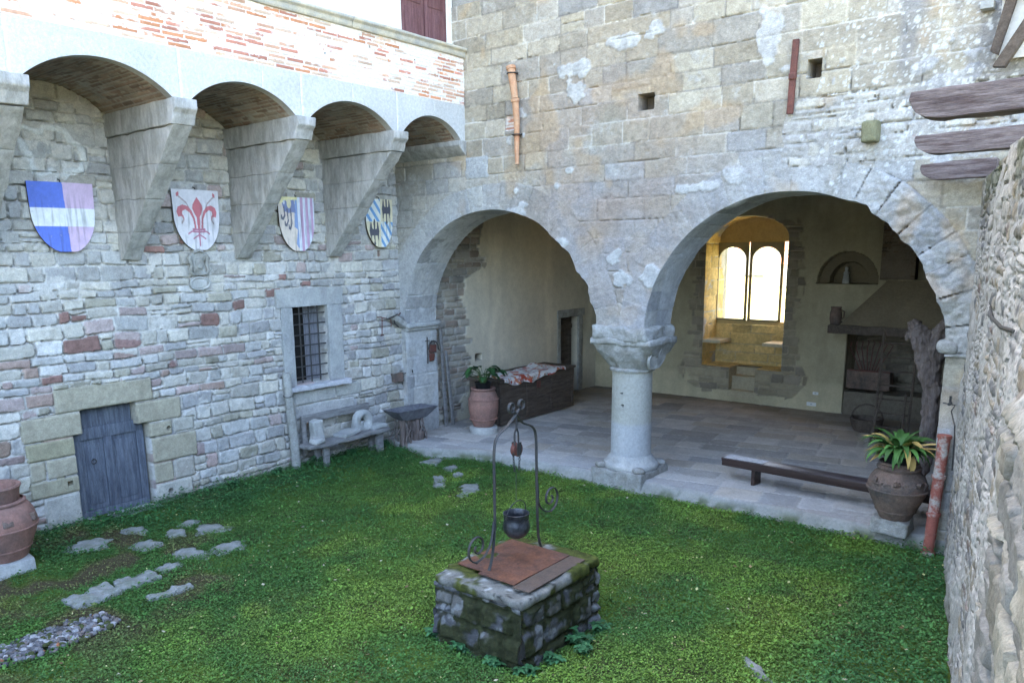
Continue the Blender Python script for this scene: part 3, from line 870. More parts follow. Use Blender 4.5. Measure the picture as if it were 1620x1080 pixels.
bm = bmesh.new(); bm.from_mesh(o.data); bmesh.ops.triangulate(bm, faces=[f for f in bm.faces if len(f.verts) > 4]); bm.to_mesh(o.data); bm.free()
# imposts
b = MB(); b.rbox((A1[0] - A1[2] + .01, (YF + YB) / 2 + .0, 2.50), (.24, YB - YF + .10, .10), .04, (8, 16, 4), .010, 6, seed=3)
b.rbox((A1[0] - A1[2] + .0, (YF + YB) / 2, 2.42), (.14, YB - YF + .04, .08), .03, (6, 16, 4), .008, 6, seed=4)
wparent(b.build('impost', M['grey_slab']), aw)
b = MB(); b.rbox((A2[0] + A2[2] + .02, (YF + YB) / 2 - .02, 2.73), (.26, YB - YF + .14, .17), .08, (8, 16, 6), .018, 6, seed=5)
wparent(b.build('impost', M['worn_stone']), aw)
# weathered stone bracket
b = MB(); b.rbox((-2.91, YF - .10, 5.44), (.18, .26, .27), .03, 8, .012, 7, seed=7, c=(.2, .2, .12))
wparent(b.build('stone_bracket', mat('mossy_bracket', (.17, .165, .10), .95, .3, 12, .7, 30)), aw)

# ================================================================== COLUMN
ct = empty('stone_column', (-6.56, 11.60, 0))
tag(ct, 'round grey stone column with chipped leaf capital between the two arches', 'column')
b = MB()
b.rbox((0, 0, .12), (.96, 1.0, .36), .03, (16, 16, 6), .022, 5, seed=1)
o = b.build('plinth', M['worn_stone'], ct)
b = MB(); b.lathe([(.0, .30), (.30, .29), (.47, .30), (.485, .35), (.455, .40), (.42, .42), (.41, .45), (.37, .50), (.345, .53)], (0, 0, 0), 44, wob=.05, seed=3)
b.build('base_moulding', M['column_stone'], ct)
for sx in (-1, 1):
    for sy in (-1, 1):
        pass
b = MB()
for q, (sx, sy) in enumerate(((-1, -1), (1, -1), (1, 1), (-1, 1))):
    b.rbox((sx * .36, sy * .36, .34), (.2, .2, .10), .05, 5, .015, 8, rot=(0, 0, pi / 4), seed=q)
b.build('corner_spurs', M['worn_stone'], ct)
def shaft_fn(U, V):
    H = .006 * (fb(U * 3, V * 2, 601) - .5) + .003 * (fb(U * 18, V * 18, 602) - .5)
    C = np.array([.40, .39, .345]) * (1 + .2 * (fb(U * 3, V * 3, 603) - .5))[:, None]
    k = sm(-V, -1.12 - 0, -1.02)
    k = sm(1.12 - V + .12 * (fb(U * 2, V * 2, 604) - .5), -.03, .05)[:, None]
    C = C * (1 - k) + np.array([.42, .425, .43]) * (1 + .2 * (fb(U * 4, V * 4, 605) - .5))[:, None] * k
    for z in (1.63, 1.38, 1.0):
        j = np.abs(V - z - .01 * (fb(U * 2, V * 0, 606) - .5)) < .006
        H = np.where(j, H - .006, H)
    for a, z in ((.30, 1.62), (.32, 1.42)):
        j = np.hypot(U - a, V - z) < .016
        H = np.where(j, -.06, H); C = np.where(j[:, None], .04, C)
    return H, C
def shaft_P(U, V, H):
    r = .343 - .006 * (V - 1.2) + H
    an = U / .34 - pi * .78
    return r * np.cos(an), r * np.sin(an), V
hf('shaft', 0, 2 * pi * .34, .50, 2.02, .018, shaft_P, shaft_fn, M['stone_fine'], ct)
b = MB()
# capital: round neck opening to a square block, broken on the front left, one big corner leaf on the right
nseg = 72; zz = np.linspace(1.99, 2.46, 22)
vs = []; fs = []
for i, z in enumerate(zz):
    t = (z - 1.99) / .47
    for k in range(nseg):
        a = 2 * pi * k / nseg
        rr = .36 + .03 * (1 if t < .1 else 0)
        sq = 1 / max(abs(cos(a)), abs(sin(a)))
        w = .5 * t ** .8 + .03
        R = (.36 + .24 * t ** .75) * (1 + (min(sq, 1.32) - 1) * t ** .6)
        vs.append((R * cos(a) * .94, R * sin(a) * .80, z))
vs = np.array(vs)
nn = fb(vs[:, 0] * 4 + 3, vs[:, 2] * 5 + vs[:, 1] * 3, 611) - .5
nn2 = fb(vs[:, 0] * 12 + 3, vs[:, 2] * 14 + vs[:, 1] * 9, 612) - .5
f_ = 1 + .26 * nn + .11 * nn2
vs[:, 0] *= f_; vs[:, 1] *= f_
fs = [(i * nseg + k, i * nseg + (k + 1) % nseg, (i + 1) * nseg + (k + 1) % nseg, (i + 1) * nseg + k) for i in range(21) for k in range(nseg)]
b.add(vs, fs)
b.lathe([(.345, 1.985), (.385, 1.99), (.39, 2.02), (.35, 2.05)], (0, 0, 0), 40, wob=.06)
cap = b.build('capital', M['worn_stone'], ct, angle=45)
b = MB(); b.rbox((0.02, .0, 2.50), (1.16, .98, .11), .03, (24, 16, 4), .022, 5, seed=21)
b.rbox((0.0, .0, 2.62), (1.06, .95, .24), .06, (24, 16, 5), .045, 5, seed=22)
b.build('abacus', M['worn_stone'], ct)
b = MB()
Ls = []
for i in range(13):
    for j in range(9):
        u = i / 12; w = (j / 8 - .5)
        wid = .34 * sin(pi * min(.12 + u * .86, 1)) ** .7
        Ls.append((.45 + .10 * u - .04 * abs(w), -.02 + w * wid * 1.6, 2.04 + .40 * u))
Ls = np.array(Ls); Ls[:, 0] += .012 * np.cos((np.tile(np.arange(9), 13)) * pi)
b.add(np.vstack([Ls, Ls - np.array([.05, 0, 0])]), [(i * 9 + j, i * 9 + j + 1, (i + 1) * 9 + j + 1, (i + 1) * 9 + j) for i in range(12) for j in range(8)] +
      [(117 + i * 9 + j, 117 + i * 9 + j + 1, 117 + (i + 1) * 9 + j + 1, 117 + (i + 1) * 9 + j) for i in range(12) for j in range(8)] +
      [(i * 9, (i + 1) * 9, 117 + (i + 1) * 9, 117 + i * 9) for i in range(12)] + [(i * 9 + 8, (i + 1) * 9 + 8, 117 + (i + 1) * 9 + 8, 117 + i * 9 + 8) for i in range(12)])
b.build('carved_leaf', M['column_stone'], ct)

# ================================================================== RIGHT WALL
RD = np.array([.1848, -.9828]); RN = np.array([-.9828, -.1848])
RTOP = 4.74
def right_P(U, V, H):
    top = RTOP + .05 * (fb(U * 1.5, U * 0, 701) - .5)
    z = np.minimum(V, top); ov = np.maximum(V - top, 0)
    hx = np.where(V > top, 0, H); hz = np.where(V > top, H, 0)
    bat = .0
    return (-1.6 + RD[0] * U + RN[0] * (hx - ov), YF + RD[1] * U + RN[1] * (hx - ov), z + hz)
def right_fn(U, V):
    kw = dict(joint=.04, relief=.008, rr=.5, soft=.02, smear=.030, rough=.030, warp=.10, split=.2, mortar=(.40, .375, .34), gap=.035, tilt=.012, smear_bias=.40, gapt=.45)
    H, C, sid, d = stones(U, V, 71, ch=(.08, .17), sw=(.16, .42), pal=((.25, .225, .185), (.21, .20, .19), (.17, .165, .16), (.26, .22, .165), (.16, .13, .11), (.20, .15, .125)), wts=(4, 4, 3, 3, 1, .6), **kw)
    H2, C2, s2, d2 = stones(U, V, 73, ch=(.16, .3), sw=(.25, .5), joint=.03, relief=.035, rr=.25, soft=.02, smear=.01, rough=.045, warp=.06, split=.1,
                            pal=((.22, .20, .16), (.20, .19, .17), (.24, .22, .175)), mortar=(.22, .215, .20), gap=.03)
    H = H + .022 * (fb(U * 11, V * 14, 705, 4) - .5); C = C * (.8 + .4 * fb(U * 20, V * 20, 706))[:, None]
    k = sm(U + .25 * (fb(V * 1.2, V * 0, 702) - .5), 6.42, 6.5) * sm(-V, -3.3, -3.1)
    H = H * (1 - k) + (H2 + .07) * k; C = C * (1 - k[:, None]) + C2 * k[:, None]
    mo = (sm(V, RTOP - .5, RTOP - .05) * sm(fb(U * 2, V * 2, 703), .45, .6) * .7)[:, None]
    C = C * (1 - mo) + np.array([.09, .10, .045]) * mo
    lo = (sm(-V, -.5, .0) * sm(fb(U * 3, V * 3, 704), .3, .6) * .6)[:, None]
    C = C * (1 - lo) + np.array([.10, .11, .06]) * lo
    return H, C
rw = empty('side_wall', (-1.6, YF, 0))
tag(rw, 'right courtyard wall of rubble thickly pointed with cream mortar, close to the viewer', 'wall')
wparent(hf('masonry', -.02, 14.8, -.15, RTOP + .9, .0185, right_P, right_fn, M['stone']), rw)
Mx = Matrix(((RD[0], -RN[0], 0, -1.6), (RD[1], -RN[1], 0, YF), (0, 0, 1, 0), (0, 0, 0, 1)))
b = MB(); b.box((0, .12, -.3), (14.8, .9, RTOP - .12), M4=Mx)
wparent(b.build('wall_core', M['worn_stone'], smooth=False), rw)
# added wall behind the viewer, its height set for the yard's light
b = MB(); b.box((-13, -5.2, -.3), (3, -4.5, 2.6))
tag(b.build('added_rear_wall', M['worn_stone'], smooth=False), 'stone wall added out of view behind the viewer to shape the light', 'wall')

# ================================================================== LOGGIA: floor, walls, ceiling
def floor_edge(U): return 11.27 - .55 * sm(-U, 9.4, 10.8) + .05 * (fb(U * 1.3, U * 0, 801) - .5)
def floor_fn(U, V):
    H, C, sid, d = stones(U * .985 + V * .17, V * .985 - U * .17, 81, ch=(.36, .62), sw=(.38, .85), joint=.016, relief=.010, rr=.08, soft=.015, smear=.004, rough=.010, warp=.02, split=.05,
                          pal=((.42, .385, .35), (.39, .36, .325), (.45, .415, .375), (.36, .34, .32), (.42, .37, .31)), mortar=(.47, .44, .40), gap=.006, tilt=.004, smear_bias=.5)
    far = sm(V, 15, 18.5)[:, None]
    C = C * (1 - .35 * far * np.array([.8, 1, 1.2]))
    e = floor_edge(U)
    n = sm(e - V, -.05, .05)[:, None]
    C = C * (1 - n) + np.array([.25, .25, .22]) * (1 + .5 * (fb(U * 4, V * 9, 803) - .5))[:, None] * n
    ms = (sm(e - V, .02, .12) * sm(fb(U * 5, V * 5, 804), .4, .6))[:, None]
    C = C * (1 - ms * .8) + np.array([.07, .09, .03]) * ms * .8
    fr = (sm(-np.abs(V - e - .25), -.5, -.1) * .35 * sm(fb(U * 1.4, V * 1.4, 805), .3, .6))[:, None]
    C = C * (1 - fr) + np.array([.42, .42, .42]) * fr
    return H, C
def floor_P(U, V, H):
    e = floor_edge(U); dn = np.maximum(e - V, 0)
    r = .03
    y = np.where(V > e, V, e - .03 * (1 - np.exp(-dn / .02)) - H * sm(dn, 0, .03) - .75 * dn)
    z = FZ - np.maximum(dn - .01, 0) + H * (1 - sm(dn, 0, .03))
    return U, y, z
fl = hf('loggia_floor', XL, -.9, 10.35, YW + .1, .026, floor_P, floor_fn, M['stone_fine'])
tag(fl, 'worn grey flagstone floor of the loggia', 'floor', kind='structure')

def side_fn(U, V):
    Hs, Cs, sid, d = stones(U, V, 91, ch=(.11, .20), sw=(.2, .42), joint=.02, relief=.03, rr=.25, soft=.03, smear=.006, rough=.02, warp=.03,
                            pal=((.34, .31, .26), (.30, .28, .25), (.37, .33, .27), (.28, .23, .19)), mortar=(.40, .38, .34), gap=.02)
    Hp = .035 + .014 * (fb(U * 1.2, V * 1.2, 92) - .5)
    Cp = np.array([.58, .53, .42]) * (1 + .36 * (fb(U * 1.2, V * .9, 93) - .5))[:, None]
    st = (sm(fb(U * 2.5, V * .35, 94), .6, .8) * .15)[:, None]; Cp = Cp * (1 + st)
    lo = sm(-V, -.9, -.2)[:, None]; Cp = Cp * (1 - .2 * lo)
    lim = 13.27 + .28 * (fb(V * 1.8, U * .4, 95) - .5) * 2 - .3 * sm(-V, -1.0, -.2) + .55 * sm(V, 3.3, 3.6)
    # toothed edge following the stones
    k = sm(U - lim - .25 * (rnd(sid, 50) - .5), -.01, .03)
    H = Hs * (1 - k) + Hp * k; C = Cs * (1 - k[:, None]) + Cp * k[:, None]
    H, C = recess(H, C, U, V, (13.56, 13.8, 1.5, 1.64), .15, (.2, .17, .13))
    H, C = recess(H, C, U, V, (17.03, 17.86, .0, 2.26), .25, (.2, .17, .13))
    return H, C
sw = empty('loggia_side_wall', (XL, 15, FZ))
tag(sw, 'plastered left wall inside the loggia with bare stone quoins at the arch', 'wall')
wparent(hf('plaster_face', YB - .12, YW + .05, .05, 5.7, .024, lambda U, V, H: (XL + H, U, V), side_fn, M['plaster']), sw)
b = MB(); b.box((XL - 1.3, YB - .1, -.2), (XL - .26, 21, 16.1)); b.box((XL - .3, YB, 5.6), (XL - .01, YW + .1, 16.1))
wparent(b.build('wall_core', M['worn_stone'], smooth=False), sw)
b = MB()
for i in range(6): b.box((XL - .22, 17.02 + i * .142, .17), (XL - .18 + .004 * (i % 2), 17.155 + i * .142, 2.27))
for z in (.5, 1.9): b.box((XL - .18, 17.03, z), (XL - .15, 17.87, z + .12))
dr = worn(b.build('door', M['brown_wood'], smooth=False), bevel=.004, amp=.001, cut=.4); wparent(dr, sw)
b = MB(); b.box((XL + .0, 16.86, 2.24), (XL + .06, 18.15, 2.44)); b.box((XL + .0, 17.86, .15), (XL + .058, 18.07, 2.24)); b.box((XL, 16.88, .15), (XL + .05, 17.03, 2.24))
wparent(worn(b.build('door_frame', M['worn_stone'], smooth=False), amp=.006, bevel=.01), sw)

NW = (-7.565, 4.22, 1.035, .54)      # window niche: centre, springing, half width, rise
def nich(U, V): 
    f = archf(U, V, NW, lambda a, c: .01 * (fb(a * 6, c * 6, 810) - .5))
    return np.maximum(f, 1.03 - V)
def back_hole(U, V):
    f = np.minimum(nich(U, V), boxsdf(U, V, -7.85, -7.17, .46, 1.06))
    return np.minimum(f, boxsdf(U, V, -5.08, -1.25, -1, 2.25))
def back_fn(U, V):
    Hs, Cs, sid, d = stones(U, V, 101, ch=(.13, .24), sw=(.25, .55), joint=.016, relief=.02, rr=.2, soft=.025, smear=.008, rough=.018, warp=.02,
                            pal=((.31, .265, .185), (.28, .24, .175), (.34, .29, .20), (.25, .215, .165)), mortar=(.36, .31, .23), gap=.014)
    Hp = .03 + .012 * (fb(U * 1.3, V * 1.3, 102) - .5)
    Cp = np.array([.40, .35, .235]) * (1 + .5 * (fb(U * 1.1, V * .9, 103, 5) - .5) + .3 * (fb(U * 5, V * .8, 105) - .5))[:, None]
    lo = (sm(-V, -.95, -.75) * .22)[:, None]; Cp = Cp * (1 + lo)
    dd_ = boxsdf(U, V, -8.55, -6.6, 1.1, 4.3)
    lim = .38 + .25 * (rnd(sid, 51) - .5) + .2 * (fb(U * 2, V * 2, 104) - .5) + .25 * sm(-V, -1.4, -.9)
    k = sm(dd_ - lim, -.01, .03)
    k = np.where(V < .35, np.maximum(k, sm(np.abs(U + 7.6) - 1.3, 0, .1)), k)
    H = Hs * (1 - k) + Hp * k; C = Cs * (1 - k[:, None]) + Cp * k[:, None]
    # small arched shrine recess with a brick rim
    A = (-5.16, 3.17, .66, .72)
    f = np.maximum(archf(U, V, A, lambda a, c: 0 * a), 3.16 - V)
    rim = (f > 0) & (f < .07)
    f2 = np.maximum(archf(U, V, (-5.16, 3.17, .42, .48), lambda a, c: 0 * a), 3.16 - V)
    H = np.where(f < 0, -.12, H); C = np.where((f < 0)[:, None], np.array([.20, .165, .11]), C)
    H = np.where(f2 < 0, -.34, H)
    # plaster darkens upwards and towards the fireplace
    so = (sm(U, -5.0, -3.9) * sm(V, 2.6, 3.8) * .55)[:, None]
    C = C * (1 - so)
    return H, C
bw = empty('loggia_back_wall', (-7.5, YW, FZ))
tag(bw, 'ochre plastered back wall of the loggia with a deep stone window niche', 'wall')
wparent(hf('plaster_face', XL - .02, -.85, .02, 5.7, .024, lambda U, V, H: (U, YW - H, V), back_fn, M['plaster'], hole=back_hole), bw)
NP = ((.64, .48, .21), (.68, .52, .24), (.60, .45, .20))  # ochre stone with the golden window glow put into its colour
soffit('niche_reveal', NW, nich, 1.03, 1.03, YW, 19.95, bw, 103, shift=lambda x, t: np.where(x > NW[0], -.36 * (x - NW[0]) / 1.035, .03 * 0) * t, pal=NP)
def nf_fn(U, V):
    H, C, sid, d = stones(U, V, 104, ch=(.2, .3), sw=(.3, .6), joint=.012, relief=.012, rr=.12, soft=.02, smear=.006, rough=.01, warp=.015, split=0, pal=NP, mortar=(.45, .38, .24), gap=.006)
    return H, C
# masonry below and above the window, floor of the niche
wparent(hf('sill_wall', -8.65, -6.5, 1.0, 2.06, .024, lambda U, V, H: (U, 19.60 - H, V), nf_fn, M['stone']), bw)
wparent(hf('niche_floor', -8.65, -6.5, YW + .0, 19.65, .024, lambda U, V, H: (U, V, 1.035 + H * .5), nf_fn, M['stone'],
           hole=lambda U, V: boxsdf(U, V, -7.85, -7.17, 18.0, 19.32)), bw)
def tym(U, V): return -np.maximum(archf(U, V, (-7.72, 4.22, .93, .56), lambda a, c: 0 * a), 4.12 - V)
b = MB()
b.box((-8.75, 19.62, 4.14), (-6.75, 19.75, 5.2)); b.box((-8.75, 19.60, 2.06), (-6.75, 19.74, 2.16))
wparent(b.build('tympanum', mat('ochre_plaster', (.50, .38, .19), .95, .15, 5, .3, 20), smooth=False), bw)
b = MB(); b.box((XL - .3, YW + .35, -.2), (-8.62, 20.2, 16.1)); b.box((-6.2, YW + 1.3, -.2), (2.5, 20.2, 16.1)); b.box((-8.62, 19.66, -.2), (-6.2, 20.2, 1.9))
b.box((-8.62, 19.76, 4.2), (-6.2, 20.2, 16.1)); b.box((-6.5, 19.5, -.2), (-6.2, 20.2, 4.9)); b.box((XL - .3, YW + .06, 5.6), (2.5, 20.1, 13.8))
b.box((-6.48, YW + .4, 2.5), (-.8, 20.1, 5.6)); b.box((-6.48, YW + .4, -.2), (-5.1, 20.1, 2.6))
wparent(b.build('wall_core', M['worn_stone'], smooth=False), bw)
# two steps cut in the wall below the niche
b = MB()
b.rbox((-7.51, YW + .17, .38), (.72, .42, .16), .015, (12, 8, 4), .008, 6, seed=31)
b.rbox((-7.51, YW + .40, .55), (.72, .35, .5), .015, (12, 8, 8), .008, 6, seed=32)
b.box((-7.95, YW + .5, .2), (-7.05, YW + .62, 1.0)); b.box((-7.93, YW + .03, .2), (-7.86, YW + .6, 1.02)); b.box((-7.16, YW + .03, .2), (-7.08, YW + .6, 1.02))
wparent(b.build('steps', mat('step_stone', (.42, .36, .25), .92, .2, 12, .5, 30)), bw)
for sx, (a, c) in enumerate(((-8.6, -8.13), (-7.05, -6.56))):
    b = MB(); b.rbox(((a + c) / 2, 19.16, 1.66), (c - a, .74, .085), .015, (8, 12, 3), .006, 6, seed=33 + sx)
    wparent(b.build('window_seat', mat('seat_stone', (.55, .48, .34), .9, .15, 12, .4, 30)), bw)
# window: two leaves with round-headed lights
def leaf_hole(c):
    return lambda U, V: np.maximum(archf(U, V, (c, 3.70, .365, .32), lambda a, q: 0 * a), 2.2 - V)
wd = MB()
for c in (-8.215, -7.325):
    o = hf('window_leaf', c - .425, c + .425, 2.16, 4.14, .03, lambda U, V, H: (U, 19.55 + 0 * U, V), lambda U, V: (0 * U, np.tile([[.1, .1, .1]], (len(U), 1))),
           mat('leaf_paint', (.26, .23, .15), .7, .15, 8, .1), hole=leaf_hole(c))
    md = o.modifiers.new('s', 'SOLIDIFY'); md.thickness = .05
    wparent(o, bw)
    b = MB(); b.add([(c - .4, 19.57, 2.18), (c + .4, 19.57, 2.18), (c + .4, 19.57, 4.1), (c - .4, 19.57, 4.1)], [(0, 1, 2, 3)])
    g_ = b.build('pane', M['glass'], smooth=False); wparent(g_, o)
b = MB(); b.tube([(-7.76, 19.50, 3.28), (-7.76, 19.46, 3.28), (-7.70, 19.46, 3.28)], .012, 6)
wparent(b.build('latch', M['iron']), bw)

# right-hand end wall and ceiling of the loggia
b = MB(); b.box((-.95, YB - .05, -.2), (-.6, 20, 13.8))
tag(b.build('loggia_end_wall', M['hood_plaster'], smooth=False), 'shadowed right end wall inside the loggia', 'wall')
cl = empty('loggia_ceiling', (-6, 15, 5.6)); tag(cl, 'dark timber ceiling over the loggia', 'ceiling')
b = MB(); b.box((XL - .2, YB - .1, 5.62), (-.7, 19, 5.75)); b.box((XL - 1.2, YB - .1, 13.6), (2.5, 20.2, 16.1))
wparent(b.build('ceiling_boards', M['brown_wood'], smooth=False), cl)
for i in range(9):
    b = MB(); b.box((XL + .05, 12.9 + i * .7, 5.42), (-.9, 13.05 + i * .7, 5.62)); wparent(b.build('joist', M['brown_wood'], smooth=False), cl)

# ================================================================== PAINTED SHIELDS
def seg_d(X, Y, pts):
    d = np.full(X.shape, 9.0)
    for (x0, y0), (x1, y1) in zip(pts[:-1], pts[1:]):
        dx, dy = x1 - x0, y1 - y0
        t = np.clip(((X - x0) * dx + (Y - y0) * dy) / (dx * dx + dy * dy + 1e-12), 0, 1)
        d = np.minimum(d, np.hypot(X - x0 - t * dx, Y - y0 - t * dy))
    return d
def inpoly(X, Y, pts):
    c = np.zeros(X.shape, bool); n = len(pts)
    for i in range(n):
        x0, y0 = pts[i]; x1, y1 = pts[(i + 1) % n]
        k = ((y0 > Y) != (y1 > Y)) & (X < (x1 - x0) * (Y - y0) / (y1 - y0 + 1e-12) + x0)
        c ^= k
    return c
def shield_outline(w, h):
    """half width w at top; local s across, t down from the top edge"""
    def f(S, T):      # < 0 inside
        t = np.clip(T / h, 0, 1.2)
        half = np.where(t < .38, w * (1 - .02 * (t / .38)), w * .98 * np.sqrt(np.maximum(1 - ((t - .38) / .64) ** 2.1, 0)))
        return np.maximum(np.abs(S) - half, np.maximum(-T, T - h))
    return f
def shield(name, y, ztop, w, h, paint, label, rot=0.0, off=.07):
    root = empty(name, (XL + off, y, ztop - h / 2)); tag(root, label, 'shield', 'painted shields hung on the left wall')
    f = shield_outline(w, h)
    def P(U, V, H):
        b_ = .035 * (1 - (U / w) ** 2)
        a, c = U, h / 2 - V
        return b_ + H, a * cos(rot) - c * sin(rot), a * sin(rot) + c * cos(rot)
    def fn(U, V):
        C = paint(U / w, V / h)
        C = C * (1 + .30 * (fb(U * 14, V * 9, 950) - .5) - .45 * sm(fb(U * 26, V * 2.2, 952), .55, .8) * sm(V, 0, .5))[:, None]; C = C * .86 + .07
        wn_ = (fb(U * 30, V * 30, 951) > .80)[:, None]
        return 0 * U, np.where(wn_, C * .7 + .12, C)
    hf('painted_face', -w - .02, w + .02, -.005, h + .005, .0062, P, fn, M['painted'], root, hole=lambda U, V: -f(U, V), angle=None)
    # board behind the paint
    T = np.linspace(0, 1, 24)
    half = [min(w, float(w * (1 - .02 * (t / .38)) if t < .38 else w * .98 * math.sqrt(max(1 - ((t - .38) / .64) ** 2.1, 0)))) for t in T]
    poly = [(half[i], h / 2 - T[i] * h) for i in range(24)] + [(-half[i], h / 2 - T[i] * h) for i in range(23, -1, -1)]
    b = MB()
    def PP(a, c, t): return (.035 * (1 - (a / w) ** 2) * .0 + t, a * cos(rot) - c * sin(rot), a * sin(rot) + c * cos(rot))
    n = len(poly)
    front = [(.035 * (1 - (a / w) ** 2) - .003, a * cos(rot) - c * sin(rot), a * sin(rot) + c * cos(rot)) for a, c in poly]
    back = [(-.02, q[1], q[2]) for q in front]
    b.add(front + back, [(i, (i + 1) % n, n + (i + 1) % n, n + i) for i in range(n)] + [tuple(range(n, 2 * n))[::-1]])
    b.build('board', M['brown_wood'], root, smooth=False)
    b = MB(); b.tube([(-off, 0, h / 2 + .05), (0, 0, h / 2 + .03), (.005, 0, h / 2 - .01)], .008, 6)
    b.build('hook', M['iron'], root)
    return root

BLUE = (.05, .13, .62); PINK = (.58, .42, .60); WHITE = (.74, .76, .78)
def arr(c, S): return np.tile(np.array([c], float), (len(S), 1))
def p1(S, T):
    sp = 0.02 + .06 * T
    C = np.where((S < sp)[:, None], np.array(BLUE), np.array(PINK))
    return np.where(((T > .37) & (T < .635))[:, None], np.array(WHITE), C)
def p2(S, T):
    C = arr((.66, .63, .66), S)
    X, Y = S, T
    red = (.50, .10, .13); thin = (.36, .28, .28)
    def put(C, k, c): return np.where(k[:, None], np.array(c), C)
    for s in (-1, 1):
        C = put(C, seg_d(X * s, Y, [(.13, .60), (.22, .42), (.45, .22), (.80, .09)]) < .016, thin)
        C = put(C, seg_d(X * s, Y, [(.80, .09), (.74, .07)]) < .03, red)
        C = put(C, seg_d(X * s, Y, [(.66, .40), (.60, .50), (.68, .55)]) < .022, thin)
    C = put(C, inpoly(X, Y, [(0, .12), (.10, .18), (.20, .25), (.22, .31), (.16, .38), (.07, .45), (.045, .66), (-.045, .66), (-.07, .45), (-.16, .38), (-.22, .31), (-.20, .25), (-.10, .18)]), red)
    for s in (-1, 1):
        C = put(C, inpoly(X * s, Y, [(.10, .66), (.14, .48), (.26, .34), (.42, .27), (.62, .25), (.80, .29), (.86, .37), (.80, .45), (.66, .44), (.56, .50), (.60, .43), (.66, .40), (.62, .35), (.50, .33), (.34, .38), (.22, .48), (.17, .66)]), red)
        C = put(C, seg_d(X * s, Y, [(0, .66), (.26, .655)]) < .018, (.42, .12, .2))
        C = put(C, seg_d(X * s, Y, [(0, .70), (.32, .69), (.46, .73)]) < .014, (.42, .12, .2))
        C = put(C, seg_d(X * s, Y, [(0, .74), (.26, .81)]) < .014, (.42, .12, .2))
    C = put(C, seg_d(X, Y, [(0, .66), (0, .91)]) < .03, (.42, .12, .2))
    return C
def p3(S, T):
    C = arr((.70, .60, .52), S); X, Y = S, T
    top = sm(-T, -.16, -.08)[:, None]; C = C * (1 - top) + np.array([.78, .70, .34]) * top
    bl = (.16, .20, .40); dk = (.08, .08, .13)
    def put(C, k, c): return np.where(k[:, None], np.array(c), C)
    C = put(C, inpoly(X, Y, [(-.14, .05), (-.02, .05), (-.0, .95), (-.08, .93), (-.16, .86), (-.04, .6), (-.22, .55)]), (.22, .32, .58))
    C = put(C, inpoly(X, Y, [(-.80, .12), (-.62, .06), (-.48, .14), (-.36, .06), (-.18, .05), (-.1, .3), (-.3, .28), (-.5, .30), (-.72, .26)]), bl)
    C = put(C, np.hypot(X + .45, (Y - .12) * 1.2) < .11, (.74, .66, .42))
    C = put(C, np.hypot(X + .70, (Y - .10) * 1.1) < .045, (.6, .62, .7))
    for x0, y0, l in ((-.72, .2, .20), (-.56, .24, .28), (-.38, .24, .34)):
        C = put(C, seg_d(X, Y, [(x0, y0), (x0 + .03, y0 + l * .7), (x0 - .05, y0 + l), (x0 - .13, y0 + l - .01), (x0 - .13, y0 + l - .05)]) < .028, dk)
    C = put(C, X > 0.0, (.66, .70, .78))
    for x0 in (.16, .47, .78):
        C = put(C, (X > x0 - .02) & (X < x0 + .14), (.50, .30, .46))
    return C
def bird(X, Y, cx, cy, s):
    x = (X - cx) / s; y = (Y - cy) / s
    k = (np.abs(x) < .14 - .05 * y) & (np.abs(y) < .75)
    k |= inpoly(np.abs(x), y, [(0, -.2), (.45, -.28), (.55, -.75), (.72, -.70), (.98, -.10), (.80, .35), (.84, .55), (.66, .5), (.55, .22), (0, .20)])
    k |= np.hypot(x - .03, y + .78) < .17
    k |= inpoly(np.abs(x), y, [(0, .5), (.22, .78), (.1, .92), (0, .95)])
    return k
def p4(S, T):
    X, Y = S, T
    cream = np.array((.72, .64, .42)); C = arr(cream, S)
    q1 = (X < 0) & (Y < .47); q4 = (X >= 0) & (Y >= .47)
    st = np.where(np.sin((X * .85 - Y * 1.55 + .12) * 2 * pi / .42) > .25, 1, 0)[:, None].astype(float)
    bb = np.array((.12, .32, .62)) * st + np.array((.76, .78, .72)) * (1 - st)
    C = np.where((q1 | q4)[:, None], bb, C)
    k = bird(X, Y * 1.15, .47, .27, .36) | bird(X, Y * 1.15, -.45, .80, .34)
    return np.where(k[:, None], np.array((.03, .03, .06)), C)
shield('painted_shield', 4.83, 5.00, .435, .94, p1, 'large blue and pink quartered shield crossed by a white band, leftmost on the wall')
shield('painted_shield', 6.84, 5.00, .40, .93, p2, 'white shield painted with a red flowering lily, hung above the small carved relief')
shield('painted_shield', 8.76, 4.97, .385, .93, p3, 'shield halved between a dark winged figure on cream and mauve vertical stripes')
shield('painted_shield', 10.72, 5.02, .36, .92, p4, 'small quartered shield with two black eagles and blue and white diagonal stripes, nearest the corner', rot=0)

# carved relief under the lily shield
root = empty('carved_relief', (XL + .05, 6.79, 3.74)); tag(root, 'little weathered carved stone coat of arms with oval base below the lily shield', 'relief')
b = MB()
b.rbox((0, 0, .10), (.10, .24, .36), .03, (4, 10, 14), .022, 11, seed=5)
for s in (-1, 1):
    b.tube([(.04, s * .12, .27), (.05, s * .16, .20), (.05, s * .13, .10), (.05, s * .16, .0), (.05, s * .10, -.06)], [.022, .03, .025, .03, .02], 7, noise=.3, seed=3)
b.tube([(.05, -.08, .29), (.06, 0, .32), (.05, .08, .29)], .03, 7, noise=.3)
b.rbox((.05, 0, .12), (.05, .12, .16), .02, 5, .01, 14, seed=6)
b.build('carved_arms', M['worn_stone'], root)
b = MB()
b.tube([(.02 + .01 * abs(cos(a)), .165 * cos(a), -.20 + .095 * sin(a)) for a in np.linspace(0, 2 * pi, 25)[:-1]], .018, 7, closed=True, noise=.2)
b.rbox((0, 0, -.20), (.06, .30, .16), .028, (3, 10, 6), .008, 10, seed=8)
